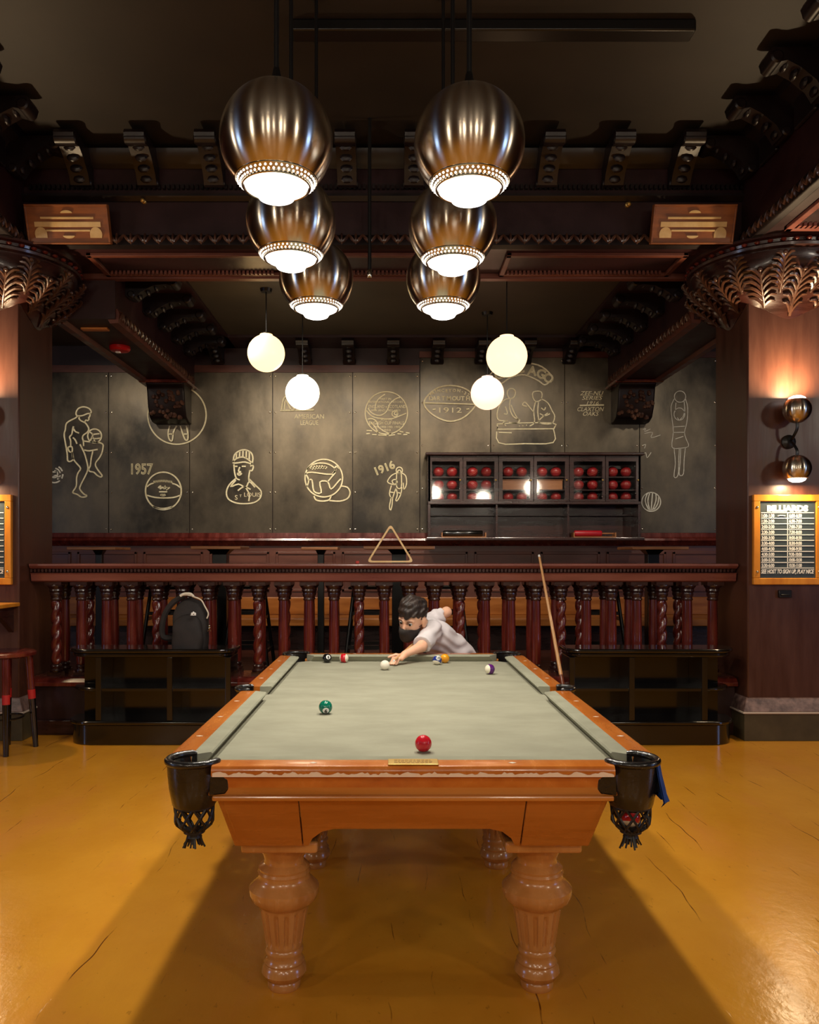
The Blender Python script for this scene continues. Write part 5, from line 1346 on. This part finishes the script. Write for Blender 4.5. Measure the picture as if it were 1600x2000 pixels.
fs = []
for k in range(n):
    k2 = (k + 1) % n
    for j in range(4):
        j2 = (j + 1) % 4
        fs.append((k * 4 + j, k * 4 + j2, k2 * 4 + j2, k2 * 4 + j))
rk.add(vs, fs).build('frame', m_rackwood, t, smooth=40)
ck = MB().box((-0.013, -0.013, 0), (0.013, 0.013, 0.022), tr(WX(698, 6.65), 6.65, 1.389) @ rot('Z', 0.3)).build('chalk_cube', M('chalk_paper', C(190, 70, 60), rough=0.8), loc=(WX(698, 6.65), 6.65, 1.389), bevel=0.003)
tag(ck, 'small red chalk cube on the handrail beside the rack', 'chalk')
# cue leaning on the handrail
p_top = PX(1053, 1084, 6.525); p_mid = PX(1098, 1330, 6.05)
dirv = (p_mid - p_top).normalized()
p_bot = p_top + dirv * ((p_top.z - 0.012) / -dirv.z)
cu = thing('leaning_cue', (p_bot.x, p_bot.y, 0), 'pale wooden cue leaning against the handrail', 'cue')
def seg(a, b, t0, t1): return [a.lerp(b, t0), a.lerp(b, t1)]
MB().tube(seg(p_top, p_bot, 0.0, 0.012), [0.0085, 0.009], 14).build('tip', m_white, cu)
MB().tube(seg(p_top, p_bot, 0.012, 0.62), [0.009, 0.0145], 14).build('shaft', m_cue, cu)
MB().tube(seg(p_top, p_bot, 0.62, 1.0), [0.0145, 0.0175], 14).build('butt', m_cuebutt, cu)

# stool by the left pillar
sx, sy = -2.87, 6.05
st = thing('wooden_stool', (sx, sy, 0), 'round wooden stool with red banded legs by the left pillar', 'stool')
MB().lathe([(0.01, 0.695), (0.17, 0.70), (0.205, 0.715), (0.208, 0.735), (0.19, 0.745), (0.01, 0.738)], 40, (sx, sy, 0)).build('seat', m_redwood, st)
for bx, by in ((-2.79, 5.87), (-2.71, 6.18), (-2.95, 6.24), (-3.03, 5.93)):
    tx, ty = sx + (bx - sx) * 0.75, sy + (by - sy) * 0.75
    a, b = Vector((tx, ty, 0.70)), Vector((bx, by, 0.0))
    lgm = MB().tube([a, a.lerp(b, 0.37)], [0.030, 0.028], 12).build('leg', m_redwood, st)
    MB().tube([a.lerp(b, 0.37), a.lerp(b, 0.47)], [0.0285, 0.0275], 12).build('red_band', m_redtape, lgm)
    MB().tube([a.lerp(b, 0.47), b], [0.027, 0.020], 12).build('leg_foot', m_black, lgm)
MB().tube([(sx + 0.11 * math.cos(2 * PI * k / 24), sy + 0.14 * math.sin(2 * PI * k / 24), 0.25) for k in range(24)], 0.008, 6, True).build('foot_ring', m_blackmetal, st)

# backpack on the left cabinet
bx0, bd, bz = WX(366, 6.36), 6.36, 0.738
bp = thing('backpack', (bx0, bd, bz), 'black backpack with pale piping standing on the left cabinet', 'backpack')
def pack(hw, hd, hh, yoff, x0=0.0, n=28, rings=16, bulge=0.08):
    mb = MB(); vs = []; fs = []
    for i in range(rings + 1):
        v = i / rings
        z = hh * v
        top = math.sqrt(max(0.0, 1 - (max(0, v - 0.55) / 0.45) ** 2.2))
        kx = (0.86 + bulge * math.sin(PI * min(1, v * 1.3))) * max(0.05, top)
        kd = (0.8 + 0.25 * math.sin(PI * min(1, v + 0.15))) * max(0.12, top ** 0.6) * (1 - 0.25 * v)
        for k in range(n):
            a = 2 * PI * k / n
            c_, s_ = math.cos(a), math.sin(a); e = 3.2
            r0 = (abs(c_) ** e + abs(s_) ** e) ** (-1 / e)
            vs.append((bx0 + x0 + hw * kx * r0 * c_ + 0.006 * math.sin(9 * v + 3 * a), bd + yoff + hd * kd * r0 * s_ + 0.02 * v, bz + z))
    for i in range(rings):
        for k in range(n): fs.append((i * n + k, i * n + (k + 1) % n, (i + 1) * n + (k + 1) % n, (i + 1) * n + k))
    fs.append(tuple(range(n))[::-1]); fs.append(tuple(range(rings * n, rings * n + n)))
    return mb.add(vs, fs)
pack(0.150, 0.085, 0.385, 0.02, 0.02).build('body', m_bagfab, bp, smooth=60)
pack(0.128, 0.055, 0.26, -0.055, 0.015).build('front_pocket', m_bagfab, bp, smooth=60)
Bz = lambda x, y: PX(x, y, bd - 0.03)
MB().tube(catmull([Bz(354, 1163), Bz(366, 1162), Bz(380, 1166), Bz(393, 1172), Bz(400, 1184), Bz(407, 1198), Bz(404, 1208)], 4), 0.0055, 6).build('piping', m_bagtrim, bp)
MB().tube(catmull([Bz(352, 1164), Bz(360, 1160), Bz(372, 1160), Bz(378, 1165)], 4), 0.011, 8).build('handle', m_bagtrim, bp)
for off in (0, 0.05):
    MB().tube(catmull([Vector((p.x - off * 0.3, bd + 0.03 + off, p.z + 0.01)) for p in (Bz(356, 1168), Bz(335, 1180), Bz(320, 1200), Bz(313, 1225), Bz(315, 1248), Bz(335, 1250))], 4), 0.022, 8).build('shoulder_strap', m_bagfab, bp)
c = PX(378, 1199, bd - 0.115)
mb = MB()
for a in (-0.012, 0, 0.012): mb.sphere((c.x + a, c.y, c.z + (0.008 if a == 0 else 0)), 0.009, 8, 6, (0.9, 0.4, 1.2))
mb.box((c.x - 0.022, c.y - 0.003, c.z - 0.012), (c.x + 0.02, c.y + 0.003, c.z - 0.007))
mb.build('logo', m_white, bp)
c = PX(409, 1226, bd - 0.07)
mb = MB().sphere((c.x, c.y, c.z + 0.014), 0.010, 10, 6).sphere((c.x, c.y, c.z - 0.004), 0.009, 10, 6, (0.9, 0.7, 1.2)).tube([(c.x - 0.012, c.y, c.z - 0.028), (c.x, c.y, c.z - 0.012), (c.x + 0.012, c.y, c.z - 0.028)], 0.004, 6).tube([(c.x - 0.003, c.y, c.z + 0.022), (c.x - 0.01, c.y + 0.02, c.z + 0.06)], 0.002, 5)
mb.build('key_charm', m_chromerim, bp)
# small metal lighter things left of the backpack are part of its strap buckles
c = PX(296, 1247, bd - 0.02)
# ------------------------------------------------------------------ the boy leaning over the far rail
def surface_net(fn, lo, hi, h):
    lo = np.array(lo, float); hi = np.array(hi, float)
    n = np.ceil((hi - lo) / h).astype(int) + 1
    ax = [lo[i] + h * np.arange(n[i]) for i in range(3)]
    X, Y, Z = np.meshgrid(*ax, indexing='ij')
    B = 8
    nb = -(-n // B)
    cen = np.stack(np.meshgrid(*[lo[i] + h * (B * np.arange(nb[i]) + (B - 1) / 2) for i in range(3)], indexing='ij'), -1).reshape(-1, 3).astype(np.float32)
    dc = fn(cen).reshape(nb)
    near = np.abs(dc) < h * B * 0.9 + 0.02
    ii = np.minimum(np.arange(n[0]) // B, nb[0] - 1); jj = np.minimum(np.arange(n[1]) // B, nb[1] - 1); kk = np.minimum(np.arange(n[2]) // B, nb[2] - 1)
    V = dc[np.ix_(ii, jj, kk)].astype(np.float32)
    Nm = near[np.ix_(ii, jj, kk)]
    V[Nm] = fn(np.stack([X[Nm], Y[Nm], Z[Nm]], -1).astype(np.float32))
    S = V < 0
    cells = np.zeros(n - 1, int); cnt = np.zeros(n - 1); acc = np.zeros(tuple(n - 1) + (3,))
    def sl(o): return tuple(slice(o[i], n[i] - 1 + o[i]) for i in range(3))
    corners = [(a, b, c) for a in (0, 1) for b in (0, 1) for c in (0, 1)]
    for a in corners:
        for i in range(3):
            if a[i] == 0:
                b = list(a); b[i] = 1
                va, vb = V[sl(a)], V[sl(b)]
                m_ = (va < 0) != (vb < 0)
                t = np.where(m_, va / np.where(m_, va - vb, 1), 0)
                p = np.zeros(tuple(n - 1) + (3,))
                for j in range(3): p[..., j] = a[j]
                p[..., i] = t
                acc += p * m_[..., None]; cnt += m_
    act = cnt > 0
    idx = -np.ones(tuple(n - 1), int); idx[act] = np.arange(act.sum())
    ijk = np.argwhere(act)
    verts = lo + h * (ijk + acc[act] / cnt[act][:, None])
    faces = []
    for i in range(3):
        j, k = (i + 1) % 3, (i + 2) % 3
        s0 = [slice(None)] * 3; s1 = [slice(None)] * 3
        s0[i] = slice(0, n[i] - 1); s1[i] = slice(1, n[i])
        d0, d1 = S[tuple(s0)], S[tuple(s1)]
        e = np.argwhere(d0 != d1)
        e = e[(e[:, j] > 0) & (e[:, k] > 0) & (e[:, j] < n[j] - 1) & (e[:, k] < n[k] - 1)]
        if not len(e): continue
        def cell(dj, dk):
            q = e.copy(); q[:, j] -= dj; q[:, k] -= dk
            return idx[q[:, 0], q[:, 1], q[:, 2]]
        f = np.stack([cell(1, 1), cell(0, 1), cell(0, 0), cell(1, 0)], 1)
        ins = d0[e[:, 0], e[:, 1], e[:, 2]]
        f[~ins] = f[~ins][:, ::-1]
        faces.append(f)
    return verts, np.concatenate(faces)
def cap(p, a, b, ra, rb):
    a = np.array(a, np.float32); b = np.array(b, np.float32)
    ab = b - a; t = np.clip(((p - a) @ ab) / max(1e-9, ab @ ab), 0, 1)
    return np.linalg.norm(p - a - t[:, None] * ab, axis=1) - (ra + (rb - ra) * t)
def ell(p, c, r, R=None):
    q = p - np.array(c, np.float32)
    if R is not None: q = q @ R
    k = np.linalg.norm(q / np.array(r, np.float32), axis=1)
    return (k - 1) * min(r)
def smin(a, b, k):
    h = np.clip(0.5 + 0.5 * (b - a) / k, 0, 1)
    return b + (a - b) * h - k * h * (1 - h)
def net_obj(name, fn, lo, hi, h, mat, parent, smooth_iter=0):
    v, f = surface_net(fn, lo, hi, h)
    mb = MB(); mb.v = [tuple(q) for q in v]; mb.f = [tuple(int(i) for i in q) for q in f]; mb.mi = [0] * len(mb.f)
    o = mb.build(name, mat, parent, smooth=0)
    o.data.polygons.foreach_set('use_smooth', [True] * len(o.data.polygons))
    if smooth_iter:
        md = o.modifiers.new('smooth', 'SMOOTH'); md.factor = 0.5; md.iterations = smooth_iter
    return o

J = dict(head=(0.130, 5.20, 1.050), neck=(0.222, 5.375, 0.985), lsh=(0.262, 5.265, 0.968), rsh=(0.225, 5.475, 0.99), lel=(0.186, 5.085, 0.884), lwr=(0.083, 4.975, 0.850),
         rel=(0.378, 5.59, 1.066), rwr=(0.335, 5.73, 1.035), chest=(0.295, 5.41, 0.91), waist=(0.42, 5.52, 0.80), pelvis=(0.50, 5.60, 0.715),
         lhip=(0.545, 5.53, 0.66), rhip=(0.475, 5.69, 0.66), lkn=(0.50, 5.44, 0.37), rkn=(0.51, 5.70, 0.36), lan=(0.53, 5.50, 0.075), ran=(0.56, 5.78, 0.075))
fw_ = Vector((-0.50, -0.80, -0.34)).normalized()
up_ = Vector((0.02, -0.30, 0.95)); up_ = (up_ - fw_ * up_.dot(fw_)).normalized()
rt_ = fw_.cross(up_)
HR = np.array([list(rt_), list(fw_), list(up_)], np.float32).T      # columns: right, forward, up
HS = 1.07
HC = np.array(J['head'], np.float32)
def loc_h(p): return ((p - HC) @ HR) / HS
def hw_(q): return Vector(J['head']) + (rt_ * q[0] + fw_ * q[1] + up_ * q[2]) * HS
def head_core(p):
    q = loc_h(p)
    d = ell(q, (0, -0.012, 0.03), (0.074, 0.090, 0.084))
    d = smin(d, ell(q, (0, 0.026, -0.030), (0.059, 0.062, 0.082)), 0.03)
    d = smin(d, ell(q, (0, 0.060, -0.088), (0.032, 0.026, 0.026)), 0.03)
    return d, q
def head_sdf(p):
    d, q = head_core(p)
    d = smin(d, cap(q, (0, 0.086, 0.004), (0, 0.103, -0.030), 0.008, 0.011), 0.014)
    for s in (-1, 1):
        d = smin(d, cap(q, (s * 0.012, 0.082, 0.022), (s * 0.045, 0.068, 0.020), 0.009, 0.007), 0.014)      # brow
        d = -smin(-d, ell(q, (s * 0.030, 0.092, 0.004), (0.019, 0.016, 0.011)), 0.008)                       # eye socket
        d = smin(d, ell(q, (s * 0.078, -0.012, -0.012), (0.013, 0.025, 0.037)), 0.005)                        # ear
    return d * HS
# bridge hand resting on the cloth: wrist -> knuckles -> fingers
wr = Vector(J['lwr']); hd = Vector((-0.62, -0.66, -0.42)).normalized()
kn = wr + hd * 0.055
sd = Vector((0.70, -0.70, 0)).normalized()          # across the knuckles, towards the camera
fingers = []
for i, (o_, l_) in enumerate(((-0.024, 0.9), (-0.008, 1.0), (0.008, 0.95), (0.023, 0.8))):
    k0 = kn + sd * o_ + Vector((0, 0, 0.002))
    k1 = k0 + Vector((-0.024, -0.020 + 0.004 * i, 0.004)) * l_
    k2 = Vector((k1.x - 0.016 * l_, k1.y - 0.010, ZBED + 0.013))
    k3 = Vector((k2.x - 0.006, k2.y - 0.010, ZBED + 0.009))
    fingers.append((k0, k1, k2, k3))
th0 = wr + hd * 0.02 - sd * 0.02
thumb = (th0, th0 + Vector((-0.03, 0.006, 0.004)), kn + Vector((-0.030, 0.004, 0.012)) - sd * 0.03, kn + Vector((-0.048, -0.006, 0.008)) - sd * 0.026)
rw = Vector(J['rwr']); cue_dir = (Vector((0.045, 4.935, 0.842)) - Vector((0.335, 5.742, 0.988))).normalized()
rk_ = rw + Vector((0.0, 0.012, -0.036))
def body_sdf(p):
    d = cap(p, J['pelvis'], J['waist'], 0.098, 0.092)
    d = smin(d, cap(p, J['waist'], J['chest'], 0.090, 0.098), 0.05)
    d = smin(d, cap(p, J['lsh'], J['rsh'], 0.050, 0.050), 0.05)
    d = smin(d, cap(p, J['chest'], J['neck'], 0.085, 0.045), 0.04)
    d = smin(d, cap(p, J['neck'], tuple(hw_((0, -0.02, -0.05))), 0.042, 0.040), 0.02)
    for a, b, c, r in (('lsh', 'lel', 'lwr', (0.046, 0.034, 0.0205)), ('rsh', 'rel', 'rwr', (0.046, 0.035, 0.022))):
        d = smin(d, cap(p, J[a], J[b], r[0], r[1]), 0.02)
        d = smin(d, cap(p, J[b], J[c], r[1], r[2]), 0.012)
    for a, b, c in (('lhip', 'lkn', 'lan'), ('rhip', 'rkn', 'ran')):
        d = smin(d, cap(p, J['pelvis'], J[a], 0.09, 0.075), 0.04)
        d = smin(d, cap(p, J[a], J[b], 0.075, 0.052), 0.03)
        d = smin(d, cap(p, J[b], J[c], 0.050, 0.034), 0.02)
    d = smin(d, head_sdf(p), 0.012)
    hnd = cap(p, tuple(wr), tuple(kn - sd * 0.016), 0.021, 0.015)
    hnd = smin(hnd, cap(p, tuple(wr), tuple(kn + sd * 0.016), 0.020, 0.014), 0.012)
    for f in fingers:
        for i, (ra, rb) in enumerate(((0.0095, 0.0088), (0.0088, 0.0080), (0.0080, 0.0072))):
            hnd = smin(hnd, cap(p, tuple(f[i]), tuple(f[i + 1]), ra, rb), 0.003)
    for i, (ra, rb) in enumerate(((0.012, 0.010), (0.010, 0.009), (0.009, 0.008))):
        hnd = smin(hnd, cap(p, tuple(thumb[i]), tuple(thumb[i + 1]), ra, rb), 0.005)
    d = smin(d, hnd, 0.008)
    h2 = cap(p, tuple(rw), tuple(rk_), 0.022, 0.020)
    for i in range(4):
        c0 = rk_ + cue_dir * (-0.026 + 0.017 * i) + Vector((0.018, -0.004, -0.004))
        c1 = c0 + Vector((0.006, 0.004, -0.030)); c2 = c1 + Vector((-0.030, -0.006, -0.008)); c3 = c2 + Vector((-0.008, -0.002, 0.020))
        for a, b in ((c0, c1), (c1, c2), (c2, c3)): h2 = smin(h2, cap(p, tuple(a), tuple(b), 0.0088, 0.0082), 0.003)
    t0 = rk_ + Vector((-0.016, 0, 0)); t1 = t0 + cue_dir * 0.03 + Vector((-0.006, 0, -0.02)); t2 = t1 + cue_dir * 0.012 + Vector((0.012, 0, -0.016))
    for a, b in ((t0, t1), (t1, t2)): h2 = smin(h2, cap(p, tuple(a), tuple(b), 0.0105, 0.009), 0.004)
    return smin(d, h2, 0.01)
m_skin = M('skin', C(226, 170, 138), C(236, 184, 154), rough=0.5, scale=14)
m_skin.node_tree.nodes['Principled BSDF'].inputs['Subsurface Weight'].default_value = 0.08
m_shirt = M('grey_tshirt', C(206, 197, 200), C(218, 210, 212), rough=0.9, scale=6, bump=0.1, bscale=300, spec=0.1)
m_hair = M('brown_hair', C(26, 17, 14), C(52, 36, 28), rough=0.55, scale=40, stretch=(1, 1, 0.4), bump=0.5, bscale=90)
m_mask = M('black_mask', C(38, 32, 30), C(52, 44, 40), rough=0.85, scale=20, bump=0.1, bscale=200)
m_pants = M('navy_shorts', C(28, 32, 46), C(38, 42, 58), rough=0.9, scale=8)
m_shoe = M('dark_shoe', C(30, 30, 34), rough=0.6)
m_iris = M('brown_iris', C(36, 20, 14), rough=0.15)
boy = thing('person', (0.53, 5.62, 0), 'child in grey t-shirt and black face mask leaning over the table to shoot', 'person')
net_obj('body', body_sdf, (-0.10, 4.82, 0.03), (0.72, 5.92, 1.24), 0.0055, m_skin, boy, 1)
def shirt_sdf(p):
    d = cap(p, J['waist'], J['chest'], 0.112, 0.113)
    d = smin(d, cap(p, (0.465, 5.565, 0.752), J['waist'], 0.116, 0.112), 0.03)
    d = smin(d, cap(p, J['lsh'], J['rsh'], 0.062, 0.062), 0.05)
    d = smin(d, cap(p, J['chest'], tuple(Vector(J['chest']).lerp(Vector(J['neck']), 0.85)), 0.098, 0.062), 0.04)
    for a, b in (('lsh', 'lel'), ('rsh', 'rel')):
        e = Vector(J[a]).lerp(Vector(J[b]), 0.90 if a == 'lsh' else 0.72)
        s = cap(p, J[a], tuple(e), 0.060, 0.060 if a == 'lsh' else 0.056)
        n_ = (Vector(J[b]) - Vector(J[a])).normalized()
        s = np.maximum(s, (p - np.array(e, np.float32)) @ np.array(n_, np.float32))
        d = smin(d, s, 0.022)
    fold = 0.0045 * np.sin(95 * (p[:, 2] + 0.55 * p[:, 0] - 0.25 * p[:, 1]) + 2.0 * np.sin(22 * p[:, 0] + 9 * p[:, 1])) * np.clip((p[:, 0] - 0.20) / 0.1, 0, 1)
    fold = fold + 0.0025 * np.sin(60 * p[:, 1] + 40 * p[:, 2])
    nk = (Vector(J['head']) - Vector(J['neck'])).normalized()
    d = np.maximum(d + fold, -cap(p, tuple(Vector(J['neck']) + nk * 0.055), J['head'], 0.048, 0.10))
    return d
net_obj('tshirt', shirt_sdf, (0.05, 4.98, 0.60), (0.72, 5.80, 1.18), 0.006, m_shirt, boy, 1)
def pants_sdf(p):
    d = cap(p, J['pelvis'], J['waist'], 0.106, 0.08)
    for a, b in (('lhip', 'lkn'), ('rhip', 'rkn')):
        e = Vector(J[a]).lerp(Vector(J[b]), 0.95)
        d = smin(d, cap(p, J['pelvis'], J[a], 0.100, 0.088), 0.03)
        d = smin(d, cap(p, J[a], tuple(e), 0.088, 0.078), 0.02)
    return np.maximum(d, p[:, 2] - 0.80)
net_obj('shorts', pants_sdf, (0.30, 5.28, 0.24), (0.70, 5.90, 0.84), 0.010, m_pants, boy, 2)
for a in ('lan', 'ran'):
    an = Vector(J[a]); toe = an + Vector((-0.10, -0.11, 0))
    def shoe(p, an=an, toe=toe):
        d = cap(p, (an.x, an.y, 0.045), (toe.x, toe.y, 0.035), 0.046, 0.036)
        d = smin(d, cap(p, (an.x, an.y, 0.05), (an.x, an.y, 0.085), 0.042, 0.040), 0.02)
        return np.maximum(d, 0.004 - p[:, 2])
    net_obj('shoe', shoe, (an.x - 0.20, an.y - 0.20, -0.01), (an.x + 0.08, an.y + 0.08, 0.15), 0.008, m_shoe, boy, 1)
def hair_sdf(p):
    d, q = head_core(p)
    x, y, z = q[:, 0], q[:, 1], q[:, 2]
    th = 0.0065 + 0.017 * np.clip((z - 0.03) / 0.09, 0, 1) + 0.012 * np.clip(1 - ((x + 0.01) ** 2 + (y + 0.0) ** 2) / 0.003, 0, 1) * (z > 0)
    tuft = 0.0030 * np.sin(90 * x + 60 * y + 5 * np.sin(30 * z + 20 * x)) + 0.0022 * np.sin(210 * x - 80 * y + 90 * z) + 0.005 * np.sin(38 * x + 21 * y)
    d = d - th - tuft
    line = 0.046 + 0.10 * np.clip(-(y - 0.045), -0.05, 0.0) - 0.85 * np.clip(0.050 - y, 0, 0.14) + 0.006 * np.sin(120 * x)
    d = np.maximum(d, (line - z) * 0.7)
    for s in (-1, 1): d = np.maximum(d, -(ell(q, (s * 0.082, -0.008, -0.016), (0.036, 0.034, 0.044))))
    return d * HS
net_obj('hair', hair_sdf, tuple(HC - 0.19), tuple(HC + 0.19), 0.0045, m_hair, boy, 1)
def mask_sdf(p):
    d, q = head_core(p)
    d = smin(d, cap(q, (0, 0.086, 0.0), (0, 0.106, -0.034), 0.010, 0.015), 0.03)
    d = smin(d, cap(q, (0, 0.088, -0.05), (0, 0.080, -0.085), 0.022, 0.022), 0.03)
    x, y, z = q[:, 0], q[:, 1], q[:, 2]
    d = np.maximum(d - 0.006, -(d - 0.0005))
    top_ = -0.012 - 0.45 * np.abs(x)
    d = np.maximum(d, z - top_); d = np.maximum(d, 0.008 + 0.10 * np.abs(z + 0.05) - y); d = np.maximum(d, -0.118 - z)
    return d * HS
net_obj('face_mask', mask_sdf, tuple(HC - 0.17), tuple(HC + 0.17), 0.003, m_mask, boy, 2)
for s in (-1, 1):
    c = hw_((s * 0.030, 0.0725, 0.004))
    ey = MB().sphere(tuple(c), 0.0125 * HS, 16, 10).build('eye', m_white, boy)
    gz = (fw_ * 0.95 + rt_ * -0.12 + up_ * -0.25).normalized()
    MB().sphere(tuple(c + gz * 0.0080 * HS), 0.0078 * HS, 12, 8).build('iris', m_iris, ey)
    MB().tube([hw_((s * 0.014, 0.094, 0.0225)), hw_((s * 0.030, 0.091, 0.027)), hw_((s * 0.047, 0.078, 0.022))], [0.0018, 0.0026, 0.0012], 6).build('eyebrow', m_hair, boy)
    MB().tube([hw_((s * 0.012, 0.0885, 0.008)), hw_((s * 0.030, 0.0905, 0.0125)), hw_((s * 0.046, 0.078, 0.006))], [0.0016, 0.0024, 0.0012], 5).build('eyelash', m_hair, boy)
    MB().tube([hw_((s * 0.052, 0.040, -0.035)), hw_((s * 0.074, 0.008, -0.020)), hw_((s * 0.082, -0.012, 0.015))], 0.0022, 5).build('ear_loop', m_mask, boy)
# cue in the child's hands
tip = Vector((0.045, 4.935, 0.842)) + cue_dir * 0.10
grip = Vector((0.335, 5.742, 0.988)); butt = grip - cue_dir * 0.22
hc = thing('playing_cue', tuple(grip), 'wooden cue held by the child, aimed at the cue ball', 'cue')
MB().tube([tip, tip - cue_dir * 0.012], [0.0055, 0.006], 12).build('tip', m_white, hc)
MB().tube([tip - cue_dir * 0.012, tip - cue_dir * 0.66], [0.006, 0.0105], 12).build('shaft', m_cue, hc)
MB().tube([tip - cue_dir * 0.66, butt], [0.0105, 0.0145], 12).build('butt', m_cuebutt, hc)
